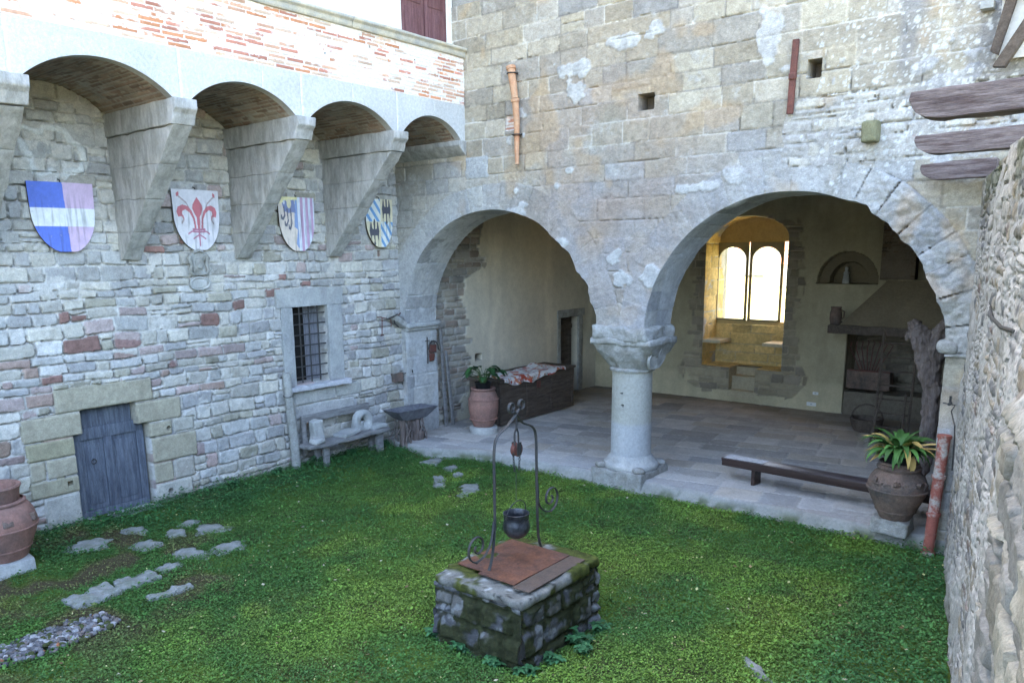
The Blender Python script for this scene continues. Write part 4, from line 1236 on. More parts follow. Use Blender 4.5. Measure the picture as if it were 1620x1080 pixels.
b.build('oval_cartouche', M['column_stone'], root)

# ================================================================== IRONWORK AND FITTINGS ON THE WALLS
b = MB(); b.rbox((0, 0, 0), (.14, .20, .16), .02, (4, 6, 5), .012, 9, seed=2)
root = empty('water_spout', (XL + .04, 11.02, 1.48)); tag(root, 'small dark box niche with broken stone cap on the wall left of the pier', 'niche')
b.build('stone_cap', M['worn_stone'], root).location = (0, -.02, .14)
b = MB(); b.box((-.02, -.12, -.11), (.09, .13, .06)); b.box((.085, -.13, -.12), (.10, .14, -.10)); b.box((.085, -.13, .05), (.10, .14, .065))
b.build('box', M['old_terracotta'], root, smooth=False)
b = MB(); b.tube([(.06, .13, .02), (.08, .3, .05), (.12, .36, .06)], .009, 6); b.tube([(.12, .36, .09), (.12, .37, .03)], .018, 6); b.tube([(.06, .12, -.1), (.06, .12, -.2)], .012, 6)
b.build('tap', M['iron'], root)
root = empty('wall_bracket', (XL + .02, 10.6, 2.55)); tag(root, 'rusty iron bracket with a hanging bar on the left wall near the corner', 'bracket')
b = MB()
b.tube([(.0, 0, .17), (.12, 0, .18), (.14, .0, .15), (.14, -.02, -.18)], .011, 6); b.tube([(.14, -.05, -.18), (.14, .03, -.18)], .013, 6)
b.tube([(.13, 0, .17), (.12, .25, .12), (.10, .45, .16), (.03, .62, .22)], .010, 6); b.tube([(.12, .25, .12), (.12, .26, -.02)], .009, 6)
b.build('bar', M['rusty_iron'], root)
root = empty('broken_stone_lump', (XL + .08, 11.02, 2.62)); tag(root, 'broken lump of stone and old iron sticking out beside the pier moulding', 'stone')
b = MB(); b.rbox((.02, .02, .02), (.26, .40, .17), .05, (6, 9, 5), .04, 7, rot=(-.5, 0, 0), seed=17)
b.build('stone_piece', M['worn_stone'], root)
b = MB(); b.tube([(.1, -.30, .06), (.14, -.12, .12), (.1, -.02, .14)], .016, 6); b.tube([(.1, -.14, .12), (.1, -.10, -.04), (.1, .0, -.12)], .014, 6)
b.build('iron_pin', M['iron'], root)

root = empty('iron_crest', (A1[0] - A1[2] + .03, 12.0, 1.92)); tag(root, 'dark wrought iron crest with a crowned helmet shape on the pier of the left arch', 'ornament')
b = MB()
b.tube([(.01, -.17, .30), (.01, -.17, -.27)], .012, 6); b.tube([(.01, -.23, .22), (.01, -.10, .22)], .009, 6)
arc = [(.015, -.14 + .0 + .15 * (1 - cos(a)), .02 + .18 * sin(a)) for a in np.linspace(0, pi, 13)]
b.tube(arc, .014, 6); b.tube([(.015, .15, .02), (.015, .20, -.02)], .012, 6)
for a in np.linspace(.5, 2.2, 5): b.tube([(.015, -.02 + .13 * -cos(a), .06 + .16 * sin(a)), (.02, -.02 - .08 * cos(a), .04 + .09 * sin(a))], .008, 5)
b.build('frame', M['iron'], root)
b = MB(); b.rbox((.01, .0, .04), (.05, .20, .18), .05, (3, 7, 7), .015, 12, seed=3); b.rbox((.01, -.05, -.14), (.05, .16, .17), .05, (3, 6, 6), .018, 12, seed=4)
b.tube([(.03, -.08, -.03), (.04, 0, .01), (.03, .08, -.04)], .012, 6)
b.build('helmet', M['rusty_iron'], root)

# boards leaning behind the pier
for k, (y0, x0, y1, lb) in enumerate(((12.28, .00, 12.38, 'taller weathered board leaning upright behind the pier of the left arch'), (12.38, .05, 12.56, 'shorter grey board leaning beside a taller one behind the left arch pier'))):
    b = MB(); L_ = 2.2 - .5 * k
    b.prism([(y0 - .03, FZ + L_), (y0 + .03, FZ + L_), (y1 + .05, FZ), (y1 - .04, FZ)], lambda a, c, t: (t, a, c), XL + .14 + x0, XL + .18 + x0)
    o = worn(b.build('leaning_board', M['grey_wood'], smooth=False), bevel=.004, amp=.004, cut=.2, seed=k); tag(o, lb, 'board')

# terracotta pipe strapped to the tower
root = empty('clay_pipe', (-8.66, YF - .11, 5.46)); tag(root, 'tall slim orange clay pipe held by two iron rings on the tower wall', 'pipe')
b = MB()
def bx(t): return (-.12 + .17 * t + .04 * sin(t * 5), -.02 * sin(t * 7), 1.62 * (1 - t))
for i, (a, c) in enumerate(((0, .33), (.33, .70), (.70, 1.0))):
    b.tube([bx(a + .005), bx((a + c) / 2), bx(c - .005)], [.072 - .012 * i, .066 - .012 * i, .058 - .012 * i], 14, noise=.04, seed=i)
b.tube([bx(0), bx(.03)], .084, 14); b.tube([bx(.33), bx(.36)], .075, 14)
b.build('pipe', M['orange_pipe'], root)
for t in (.07, .69):
    p = bx(t); b = MB(); b.tube([(p[0] + .08 * cos(a), p[1] + .08 * sin(a), p[2]) for a in np.linspace(0, 2 * pi, 17)[:-1]], .011, 6, closed=True)
    b.tube([(p[0] + .05, .10, p[2]), (p[0] + .1, 0, p[2] - .01), (p[0] + .14, -.02, p[2])], .011, 6)
    b.build('clamp_ring', M['iron'], root)

# iron tie bar
root = empty('tie_bar', (-3.965, YF - .06, 5.78)); tag(root, 'dark red iron anchor bar bolted upright on the tower wall', 'tie bar')
b = MB(); b.rbox((0, 0, .47), (.085, .05, .95), .008, (3, 3, 20), .003, 6, rot=(0, .03, 0)); b.build('bar', M['rusty_iron'], root)
b = MB(); b.tube([(0, .06, .48), (0, -.045, .48)], .036, 12); b.rbox((0, -.03, .48), (.10, .03, .09), .02, 4, .002); b.build('anchor_bolt', M['rusty_iron'], root)

# wire and hooks on the right
root = empty('wire_bracket', (-1.66, YF - .1, 2.0)); tag(root, 'thin bent iron wire running from the right pier across the mortared wall', 'wire')
def rwp(s, z, o=.06): return (-1.6 + RD[0] * s + RN[0] * o + 1.66, YF + RD[1] * s + RN[1] * o - (YF - .1), z - 2.0)
b = MB(); b.tube([(-.12, -.04, .03), (.02, -.06, .02), rwp(.6, 2.02, .12), rwp(1.9, 2.1, .12), rwp(1.9, 1.95, .11), rwp(1.85, 1.6, .10)], .008, 6); b.build('wire', M['iron'], root)
b = MB(); b.tube([(-.04, 0, .03), (-.04, -.1, .03)], .022, 7); b.tube([(-.04, -.05, .03), (-.04, -.05, .13)], .015, 6); b.build('eye_bolt', M['iron'], root)
b = MB(); b.tube([rwp(5.6, 3.47, .0), rwp(5.2, 3.46, .05), rwp(4.95, 3.50, .09), rwp(4.82, 3.57, .10)], [.014, .014, .013, .008], 7, noise=.1)
o = b.build('rusty_spike', M['iron']); o.location = (-1.66, YF - .1, 2.0); tag(o, 'bent rusty iron spike sticking out of the right wall at eye level', 'spike')

# ================================================================== THE RIGHT HAND TOP: beam ends and window frame
def beam(name, y, x0, x1, z0, hgt, dep, lb, seed):
    b = MB()
    n = 7
    poly = [(x0, z0 + hgt * .98), (x0 - .01, z0 + hgt * .72)] + [(x0 + .20 * (1 - cos(t)) * 1.0, z0 + hgt * .70 * (1 - sin(t))) for t in np.linspace(.15, pi / 2, n)] + [(x1, z0), (x1, z0 + hgt + .02), ((x0 + x1) / 2, z0 + hgt + .015)]
    b.prism(poly, lambda a, c, t: (a, t, c), y, y + dep)
    o = worn(b.build(name, M['beam_wood'], smooth=False), bevel=.008, amp=.006, cut=.05, seed=seed, freq=9)
    tag(o, lb, 'beam', 'old beam ends projecting over the right wall')
    return o
beam('beam', 10.9, -2.24, -1.45, 4.78, .19, .2, 'shortest weathered beam end, lowest and farthest of the three over the right wall', 3)
beam('beam', 9.45, -2.02, .3, 4.94, .20, .2, 'middle weathered beam end projecting over the right wall', 5)
beam('beam', 6.42, -1.43, 1.2, 4.88, .20, .22, 'largest cracked beam end, uppermost and nearest over the right wall', 8)
root = empty('timber_window', (-1.2, YF - .08, 6.1)); tag(root, 'pale panel between dark leaning timbers high in the right corner', 'window')
b = MB(); b.box((-.40, -.02, 0.0), (.6, .0, 1.2)); b.build('pale_panel', M['white_plaster'], root, smooth=False)
b = MB()
b.prism([(-.46, .10), (-.38, .05), (-.25, .62), (-.28, 1.2), (-.36, 1.2), (-.36, .62)], lambda a, c, t: (a, t, c), -.1, -.02)
b.build('strut', M['brown_wood'], root, smooth=False)
b = MB(); b.prism([(-.40, -.10), (-.28, -.12), (.35, 1.0), (.25, 1.05)], lambda a, c, t: (a, t, c), -.25, -.12); b.build('strut', M['brown_wood'], root, smooth=False)
b = MB(); b.box((-.40, -.12, .66), (.6, -.04, .76)); b.build('rail', M['brown_wood'], root, smooth=False)
b = MB(); b.rbox((-.54, .0, .62), (.14, .14, .09), .01, 4, .006); b.build('sill_stone', M['grey_slab'], root)

# ================================================================== LEFT SIDE FURNITURE
root = empty('wooden_post', (XL + .12, 8.3, .15)); tag(root, 'rough pale wooden post leaning upright against the wall under the barred window', 'post')
b = MB(); b.tube([(.02, .06, -.1), (.02, .06, .3), (.01, .03, .8), (.0, .0, 1.3), (-.0, -.02, 1.70), (0, -.02, 1.74)], [.085, .082, .08, .078, .08, .07], 12, noise=.10, seed=4)
b.build('pole', M['worn_stone'], root)
b = MB(); b.tube([(.085 * cos(a) - .0, .085 * sin(a) - .01, 1.32 + .01 * sin(2 * a)) for a in np.linspace(0, 2 * pi, 17)[:-1]], .007, 5, closed=True)
b.build('wire_tie', M['iron'], root)

root = empty('garden_bench', (XL + .3, 9.38, .1)); tag(root, 'old grey plank bench with a single back rail holding stone fragments', 'bench')
GX, GY, GZ = root.location
b = MB(); b.rbox((.06, .0, .43), (.36, 1.98, .075), .02, (6, 30, 3), .014, 5, seed=3); b.build('seat', M['grey_wood'], root)
b = MB(); b.rbox((-.14, -.06, .90), (.05, 1.62, .14), .012, (3, 30, 4), .008, 5, rot=(.0, 0, 0), seed=4); b.build('back_rail', M['grey_wood'], root)
for s, y in enumerate((-.82, .70)):
    b = MB(); b.rbox((-.15, y, .60), (.06, .09, .72), .01, (2, 3, 12), .006, 5, seed=5 + s); b.build('back_post', M['grey_wood'], root)
for s, (y, w) in enumerate(((-.55, .12), (.78, .16))):
    b = MB(); b.rbox((.12, y, .18), (.08, w, .48), .012, (3, 4, 12), .008, 5, seed=8 + s); b.build('leg', M['grey_wood'], root)
    b = MB(); b.rbox((-.06, y - .05, .18), (.08, w, .48), .012, (3, 4, 12), .008, 5, seed=18 + s); b.build('leg', M['grey_wood'], root)
def frag(name, build, loc, lb, m='grey_slab', cat='stone'):
    b = MB(); build(b); o = b.build(name, M[m]); o.location = loc; tag(o, lb, cat); return o
SZ = GZ + .47
frag('carved_block', lambda b: b.rbox((0, 0, .19), (.18, .26, .40), .03, (6, 8, 12), .03, 6, rot=(.12, .1, 0), seed=41, taper=.15), (XL + .25, 8.78, SZ), 'upright broken pale stone block on the left end of the bench', 'column_stone')
frag('round_stone', lambda b: b.rbox((0, 0, .045), (.2, .26, .11), .05, 8, .012, 6, seed=42), (XL + .45, 8.62, SZ), 'flat rounded pale stone lying on the near left end of the bench', 'column_stone')
def ring(b):
    n = 26; pts = []
    for i in range(n):
        a = 2 * pi * i / n; pts.append((0, .15 * cos(a), .19 + .14 * sin(a)))
    b.tube(pts, .105, 10, closed=True, noise=.16, seed=6, flat=.8)
    b.rbox((0, -.12, .10), (.15, .20, .18), .03, 6, .02, 8, seed=43)
frag('ring_stone', ring, (XL + .27, 9.86, SZ), 'fragment of a grey stone ring with a hole standing on the bench')
frag('flat_slab', lambda b: b.rbox((0, 0, .035), (.30, .52, .06), .012, (8, 12, 3), .014, 5, rot=(.05, .0, .3), seed=44), (XL + .33, 9.42, SZ), 'thin flat grey slab lying in the middle of the bench')
frag('low_slab', lambda b: b.rbox((0, 0, .045), (.24, .38, .085), .02, (8, 10, 3), .014, 5, seed=45), (XL + .36, 10.16, SZ), 'thick low slab at the right end of the bench')

root = empty('stone_trough', (XL + .52, 10.92, .05)); tag(root, 'dark stone basin standing on twisted branches beside the bench', 'trough')
b = MB(); L_ = .56; W_ = .23
def ringv(l, w, z): return [(-w, -l, z), (w, -l, z), (w, l, z), (-w, l, z)]
vs = ringv(L_ * .55, W_ * .6, .60) + ringv(L_ - .02, W_, .80) + ringv(L_, W_ + .02, .82) + ringv(L_ - .05, W_ - .035, .82) + ringv(L_ * .5, W_ * .5, .68)
fs = [(3, 2, 1, 0)] + [(r * 4 + i, r * 4 + (i + 1) % 4, (r + 1) * 4 + (i + 1) % 4, (r + 1) * 4 + i) for r in range(4) for i in range(4)] + [(16, 17, 18, 19)]
b.add(vs, fs); o = b.build('basin', mat('basin_stone', (.11, .11, .125), .8, .3, 12, .6, 30, col2=(.17, .17, .18)), root, smooth=False)
worn(o, cut=.06, amp=.008, bevel=.008); o.rotation_euler = (-.03, 0, 0)
rr_ = random.Random(4)
b = MB()
for i in range(30):
    y0 = rr_.uniform(-.34, .34); x0 = rr_.uniform(-.14, .14)
    b.tube([(x0, y0, .66), (x0 + rr_.uniform(-.06, .06), y0 + rr_.uniform(-.10, .10), .45), (x0 + rr_.uniform(-.08, .08), y0 + rr_.uniform(-.14, .14), .22), (x0 * 1.3, y0 * 1.15 + rr_.uniform(-.08, .08), -.1)],
           [.010, .012, .012, .014], 5, noise=.2, seed=i)
b.build('twisted_branches', M['driftwood'], root)
b = MB(); b.tube([(0, .12, .62), (.02, .14, .3), (0, .12, -.05)], [.10, .08, .12], 10, noise=.25, seed=3); b.rbox((.03, .22, .16), (.16, .18, .34), .06, 7, .03, 8, seed=2)
b.tube([(0, -.2, .62), (.02, -.22, .3), (0, -.24, -.05)], [.07, .055, .07], 10, noise=.25, seed=9)
b.build('stump', M['driftwood'], root)

def potprof(h, r, mouth, foot, belly=.6, neck=.0):
    P_ = []
    for t in np.linspace(0, 1, 22):
        if t < belly: k = foot + (r - foot) * sin(t / belly * pi / 2) ** .85
        else: k = mouth + (r - mouth) * cos((t - belly) / (1 - belly) * pi / 2) ** .8
        P_.append((k, t * h))
    return P_
def plant_leaf(b, p0, az, ln, w, lift, droop, c, fold=.25, n=8, twist=0):
    """arching strap leaf"""
    p = Vector(p0); pts = []; el = lift
    side = Vector((-sin(az + twist), cos(az + twist), 0))
    for i in range(n + 1):
        t = i / n
        wd_ = w * (sin(pi * min(.08 + .92 * t, 1)) ** .75) if t < 1 else .001
        wd_ = w * max(.04, sin(pi * (t ** .8)) ** .8) if t < 1 else .002
        d = Vector((cos(az) * cos(el), sin(az) * cos(el), sin(el)))
        up = side.cross(d) * -1
        pts.append((p - side * wd_ + up * fold * wd_, p.copy(), p + side * wd_ + up * fold * wd_))
        p = p + d * (ln / n); el -= droop / n
    vs = [tuple(q) for tr in pts for q in tr]; fs = []
    for i in range(n):
        a = i * 3
        fs += [(a, a + 1, a + 4, a + 3), (a + 1, a + 2, a + 5, a + 4)]
    cc = np.array([c] * len(vs)) if np.ndim(c) == 1 else np.repeat(np.array(c), 3, axis=0)[:len(vs)]
    b.add(vs, fs, cc)

# tall jar with a leafy plant, standing by the chest
root = empty('terracotta_jar', (-10.62, 12.42, FZ)); tag(root, 'tall pinkish terracotta jar with raised bands standing on a round stone before the chest', 'jar')
b = MB(); b.lathe([(0, 0), (.30, 0), (.31, .02), (.31, .13), (.28, .15), (0, .15)], seg=30, wob=.06); b.build('stone_base', M['column_stone'], root)
b = MB()
pr = [(0, .15)] + [(r, z + .15) for r, z in potprof(.78, .325, .235, .21, .62)] + [(.26, .94), (.27, .97), (.25, .985), (.20, .97), (.18, .9)]
b.lathe(pr, seg=40)
for z, r in ((.30, .292), (.72, .318)): b.lathe([(r - .01, z + .0), (r + .016, z + .01), (r + .016, z + .022), (r - .01, z + .034)], seg=40)
b.build('jar_body', M['terracotta'], root)
root2 = empty('potted_plant', (-10.62, 12.42, FZ + .93)); tag(root2, 'dark leafy green houseplant in a black pot set in the tall jar', 'plant')
b = MB(); b.lathe([(0, 0), (.14, 0), (.18, .16), (.19, .17), (.17, .17), (.15, .13), (0, .13)], seg=24); b.build('pot', M['black_plastic'], root2)
b = MB(); rr_ = random.Random(11)
for i in range(26):
    az = rr_.uniform(0, 2 * pi); h0 = rr_.uniform(.24, .50)
    st = (.04 * cos(az), .04 * sin(az), .14); e = (rr_.uniform(.12, .30) * cos(az), rr_.uniform(.12, .30) * sin(az), h0)
    b.tube([st, (e[0] * .5, e[1] * .5, h0 * .85), e], .006, 5, c=(.06, .10, .03))
    g_ = rr_.uniform(.6, 1.3)
    plant_leaf(b, e, az + rr_.uniform(-.6, .6), rr_.uniform(.22, .32), rr_.uniform(.06, .09), .25, 1.5, (.03 * g_, .085 * g_, .025 * g_), n=6)
for i in range(4): plant_leaf(b, (.12, .12, .3), .8 + .3 * i, .17, .035, -.2, 1.0, (.34, .2, .08), n=5)
b.build('leaves', M['leaf'], root2)

# chest with a cloth
CX0, CX1, CY0, CY1 = -11.52, -10.62, 12.98, 15.86
root = empty('wooden_chest', (CX1, (CY0 + CY1) / 2, FZ)); tag(root, 'long dark brown wooden chest against the plastered wall', 'chest')
b = MB(); hy = (CY1 - CY0) / 2
b.box((-.88, -hy, .04), (0, hy, .98))
for y in (-hy, -hy / 3, hy / 3, hy - .09): b.box((0, y, .04), (.014, y + .09, .98))
b.box((0, -hy, .04), (.017, hy, .13)); b.box((0, -hy, .86), (.017, hy, .98)); b.box((0, -hy + .09, .46), (.010, hy - .09, .50))
o = b.build('chest_body', M['brown_wood'], root, smooth=False); worn(o, bevel=.006, amp=.003, cut=.4)
b = MB(); b.rbox((-.44, 0, 1.02), (.98, hy * 2 + .1, .06), .015, (6, 24, 2), .004, 4); b.build('lid', M['brown_wood'], root)
b = MB(); b.box((.014, -.1, .70), (.028, .04, .86)); b.build('lock_plate', M['rusty_iron'], root, smooth=False)
def cloth_fn(U, V):
    H = .014 + .012 * fb(U * 6, V * 6, 970) + .012 * sm(fb(U * 3, V * 3, 971), .5, .7)
    C = np.array([.70, .68, .66]) * np.ones((len(U), 1))
    for sc, th, c, s in ((9, .66, (.50, .10, .06), 972), (12, .70, (.50, .20, .10), 973), (14, .68, (.38, .26, .27), 974)):
        k = fb(U * sc, V * sc, s, 2) > th; C = np.where(k[:, None], np.array(c), C)
    return H, C
def cloth_P(U, V, H):
    # V along the chest, U across; spills over the front edge
    edge = CX1 + .055; w = .05 * np.sin(V * 9) + .1 * np.sin(V * 2.3 + 1)
    over = np.maximum(U + w * .6 - .0, 0)
    x = np.where(over > 0, edge + .03 * np.sin(V * 14) * np.minimum(over * 8, 1) + H * .5, edge + U + w * .6)
    z = FZ + 1.055 + np.where(over > 0, -over, 0) + H * np.where(over > 0, .2, 1)
    z = z + .05 * sm(V, 14.6, 15.2) * sm(-V, -15.5, -15.1) * sm(-U, .15, .5)
    return x, V, z
o = hf('flowered_cloth', -.72, .11, 13.06, 15.42, .02, cloth_P, cloth_fn, M['cloth'])
md = o.modifiers.new('s', 'SOLIDIFY'); md.thickness = .006
tag(o, 'white cloth with red flowers thrown over the chest', 'cloth')

# ================================================================== RIGHT SIDE FURNITURE
root = empty('long_bench', (-3.45, 12.13, FZ)); root.rotation_euler = (0, 0, -.06); tag(root, 'long low dark wooden bench on the loggia floor behind the right urn', 'bench')
b = MB(); b.box((-1.66, -.14, .345), (1.66, .14, .40)); o = worn(b.build('seat', M['bench_top'], root, smooth=False), bevel=.006, amp=.002, cut=.3)
b = MB(); b.box((-1.64, -.155, .27), (1.64, -.128, .392)); b.box((-1.64, .128, .27), (1.64, .155, .392)); worn(b.build('apron', M['dark_wood'], root, smooth=False), bevel=.004, amp=.001, cut=.4)
for x in (-1.1, 1.1):
    b = MB(); b.box((x - .03, -.12, 0), (x + .03, .12, .345)); b.build('leg', M['dark_wood'], root, smooth=False)
b = MB(); b.box((-1.62, -.13, .401), (-.95, .13, .404)); worn(b.build('flaked_varnish', mat('flaked', (.34, .34, .36), .5, .5, 18, .2), root, smooth=False), bevel=0, amp=.004, cut=.1)

root = empty('terracotta_urn', (-2.24, 11.22, FZ)); tag(root, 'squat weathered terracotta urn on a stone block at the foot of the right arch', 'urn')
b = MB(); b.rbox((-.02, -.02, .10), (.46, .40, .21), .03, (10, 8, 5), .022, 6, seed=51); b.build('stone_block', M['worn_stone'], root)
UZ = .20
b = MB()
pr = [(0, UZ)] + [(r, z + UZ) for r, z in [(.19, .0), (.205, .03), (.26, .14), (.315, .26), (.355, .36), (.372, .44), (.365, .50), (.34, .57), (.30, .63), (.26, .665), (.255, .68), (.275, .70), (.275, .725), (.245, .735), (.235, .745), (.255, .765), (.25, .785), (.20, .785), (.18, .70), (.17, .66)]]
b.lathe(pr, seg=48, wob=.02)
for z, r in ((.10, .245), (.40, .374)): b.lathe([(r - .02, UZ + z), (r + .012, UZ + z + .012), (r + .014, UZ + z + .03), (r - .02, UZ + z + .045)], seg=48)
b.build('urn_body', M['old_terracotta'], root)
b = MB()
for k in range(9):
    a = -2.6 + k * .30; x = .352 * cos(a); y = .352 * sin(a)
    b.rbox((x * .975, y * .975, UZ + .53 + .02 * sin(k * 2.1)), (.05, .10, .06 + .03 * sin(k * 1.7)), .02, 5, .03, 18, rot=(.4 * sin(k * 3), 0, a), seed=60 + k)
b.build('relief_garland', M['old_terracotta'], root)
root = empty('aspidistra_plant', (-2.24, 11.22, FZ + UZ + .68)); tag(root, 'strap leaved plant with yellowing leaf tips in a black pot on the right urn', 'plant')
b = MB(); b.lathe([(0, 0), (.17, 0), (.20, .24), (.215, .25), (.19, .25), (.18, .2), (0, .2)], seg=28); b.build('pot', M['black_plastic'], root)
b = MB(); b.lathe([(.20, .02), (.225, .03), (.225, .05), (.20, .06)], seg=28); b.build('pot_ring', M['grey_slab'], root)
b = MB(); rr_ = random.Random(8)
for i in range(96):
    az = rr_.uniform(0, 2 * pi); r0 = rr_.uniform(0, .13)
    base = (r0 * cos(az), r0 * sin(az), .22)
    g_ = rr_.uniform(.55, 1.5); gc = np.array((.055 * g_, .13 * g_, .03 * g_)); yc = np.array((.55, .40, .12)); oc_ = np.array((.45, .24, .10))
    yel = rr_.random() < .26 and cos(az - pi / 2) < .3
    ln = rr_.uniform(.30, .56); n = 8
    cs = []
    for j in range(n + 1):
        t = j / n
        if yel: c = gc * (1 - min(1, t * 1.7)) + (yc * (1 - max(0, t - .6)) + oc_ * max(0, t - .6)) * min(1, t * 1.7)
        else: c = gc * (1 + .3 * t)
        cs.append(c)
    plant_leaf(b, base, az + rr_.uniform(-.3, .3), ln, rr_.uniform(.030, .052), rr_.uniform(.5, 1.45), rr_.uniform(1.2, 2.9), np.array(cs), n=n)
# named big yellow leaves reaching sideways
for az, ln, li, dr_ in ((pi + .1, .56, .75, .9), (.05, .60, .6, .65), (-.1, .54, .45, .5), (-.75, .46, .35, 2.6), (pi + .5, .42, .1, 1.0)):
    cs = [np.array((.12, .16, .03)) * (1 - min(1, t * 2.2)) + np.array((.62, .44, .16)) * min(1, t * 2.2) for t in np.linspace(0, 1, 9)]
    plant_leaf(b, (0, 0, .22), az, ln, .062, li, dr_, np.array(cs), n=8)
b.build('leaves', M['leaf'], root)

root = empty('drain_pipe', (-1.75, YF - .20, 0)); tag(root, 'flaking red and white clay drainpipe standing against the right wall beside the urn', 'pipe')
b = MB()
def dp(z): return (-.02 + .05 * (z / 1.6), .0 + .04 * (z / 1.6), z)
for a, c in ((.03, .56), (.54, 1.07), (1.05, 1.60)):
    b.tube([dp(a), dp((a + c) / 2), dp(c - .02), dp(c - .02), dp(c + .02)], [.068, .070, .072, .086, .086], 16, noise=.02)
b.tube([dp(0.0), dp(.05)], [.095, .085], 16)
b.build('pipe', M['flaky_terracotta'], root)

# gnarled forked trunk standing in the loggia
root = empty('gnarled_trunk', (-2.36, 13.1, FZ)); tag(root, 'twisted grey driftwood trunk with a forked head standing behind the right arch pier', 'trunk')
def gnarl(b, pts, rad, seed, seg=20):
    P_ = np.array(pts, float); R_ = np.array(rad, float); n = 40
    tt = np.linspace(0, len(P_) - 1, n); Q = np.stack([np.interp(tt, range(len(P_)), P_[:, i]) for i in range(3)], 1); R2 = np.interp(tt, range(len(P_)), R_)
    kk = np.ones(5) / 5
    for i in range(3): Q[2:-2, i] = np.convolve(Q[:, i], kk, 'valid')
    m0 = b.n
    b.tube([tuple(q) for q in Q], list(R2), seg, flat=.75, noise=.28, seed=seed)
    V = b.v[-1]; r_ = V + np.stack([vn3(V * 9 + 5 * i, seed + i) - .5 for i in range(3)], 1) * .035
    an = np.arctan2(V[:, 1], V[:, 0]); b.v[-1] = r_
b = MB()
gnarl(b, [(-.10, 0, 0), (-.02, 0, .35), (.08, 0, .7), (.12, 0, 1.1), (.10, 0, 1.5), (.08, 0, 1.85)], [.20, .16, .14, .13, .12, .13], 3)
gnarl(b, [(.08, 0, 1.75), (.02, 0, 2.1), (-.08, 0, 2.4), (-.20, 0, 2.62), (-.27, 0, 2.72)], [.13, .17, .16, .12, .06], 5)
gnarl(b, [(.06, 0, 1.9), (.10, 0, 2.3), (.16, 0, 2.6), (.28, .02, 2.78)], [.13, .15, .12, .09], 7)
gnarl(b, [(-.20, 0, 2.55), (-.30, -.03, 2.52), (-.31, -.03, 2.42)], [.07, .05, .02], 9, 12)
b.build('trunk', M['driftwood'], root)

# ================================================================== FIREPLACE
root = empty('fireplace', (-3.2, YW, FZ)); tag(root, 'big smoke darkened fireplace with sloping plaster hood and timber mantel', 'fireplace')
def R3(o): return wparent(o, root)
b = MB(); b.rbox((-3.15, 17.84, 2.235), (4.15, .20, .19), .02, (40, 3, 3), .010, 4, seed=61)
b.rbox((-5.12, 18.35, 2.235), (.22, .95, .185), .02, (3, 10, 3), .010, 4, seed=62)
b.box((-5.0, 17.9, 2.27), (-1.1, 18.8, 2.32)); R3(b.build('mantel', M['brown_wood']))
def hood_P(U, V, H):
    t = V
    x0 = -5.0 + .78 * t; x1 = -1.1
    y0 = 17.80 + .55 * t
    # U in 0..1 left side, 1..4 front
    s = U
    x = np.where(s < 1, x0, x0 + (x1 - x0) * (s - 1) / 3); y = np.where(s < 1, 18.8 + (y0 - 18.8) * s, y0)
    return x - H * (s < 1), y - H * (s >= 1), 2.32 + .95 * t + .0 * H
def hood_fn(U, V):
    H = .03 * (fb(U * 2, V * 4, 980) - .5) + .03 * np.abs(fb(U * 5 + V * 1.5, V * 1.6, 981) - .5) * sm(-np.abs(U - 1.9), -.8, -.2) * 2
    C = np.array([.20, .16, .105]) * (1 + .4 * (fb(U * 3 + V * 1.2, V * 1.4, 982) - .5))[:, None]
    return H, C
R3(hf('hood', 0, 4, 0, 1, .05, hood_P, hood_fn, M['stone_fine'], resv=.03))
b = MB(); b.box((-4.25, 18.36, 3.24), (-1.1, 18.8, 3.29)); R3(b.build('hood_top', M['hood_plaster'], smooth=False))
def flue_fn(U, V):
    H, C, s, d = stones(U, V, 985, ch=(.06, .07), sw=(.2, .28), joint=.014, relief=.01, pal=((.12, .085, .06), (.15, .11, .08), (.09, .07, .055)), mortar=(.16, .13, .10), split=0, warp=.01)
    return H, C
R3(hf('brick_flue', -4.40, -3.72, 3.28, 5.6, .022, lambda U, V, H: (U, 18.45 - H, V), flue_fn, M['brickwork']))
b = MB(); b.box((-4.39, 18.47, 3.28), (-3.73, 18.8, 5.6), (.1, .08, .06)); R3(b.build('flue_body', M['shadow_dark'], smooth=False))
b = MB(); b.box((-3.3, 18.74, 3.5), (-2.2, 18.79, 4.4)); R3(b.build('dark_wall_slab', M['shadow_dark'], smooth=False))  # near-black slab laid on the wall; no recess is cut
def hearth_fn(U, V):
    H, C, s, d = stones(U, V, 986, ch=(.15, .3), sw=(.3, .6), joint=.02, relief=.03, pal=((.20, .175, .135), (.17, .145, .115), (.24, .205, .16)), mortar=(.15, .13, .10), warp=.03)
    return H, C
R3(hf('fireback', -5.12, -1.0, .1, 2.3, .035, lambda U, V, H: (U, YW + .85 - H, V), hearth_fn, M['stone']))
b = MB(); b.box((-5.3, YW + .04, .1), (-5.08, YW + .9, 2.3)); b.box((-1.3, YW - .8, .1), (-1.0, YW + .9, 2.3)); b.box((-5.2, YW + .86, .1), (-.9, YW + 1.0, 2.4)); b.box((-5.2, YW + .02, 2.26), (-.9, YW + .9, 2.4))
R3(b.build('hearth_sides', M['hood_plaster'], smooth=False))
b = MB(); b.rbox((-3.9, YW + .35, .42), (2.3, .8, .62), .03, (24, 8, 8), .02, 4, seed=65); R3(b.build('hearth_bench', mat('hearth_stone', (.17, .145, .11), .9, .3, 9, .6)))
b = MB(); b.box((-5.1, YW, .17), (-1.0, YW + .9, .19)); R3(b.build('hearth_floor', M['worn_stone'], smooth=False))

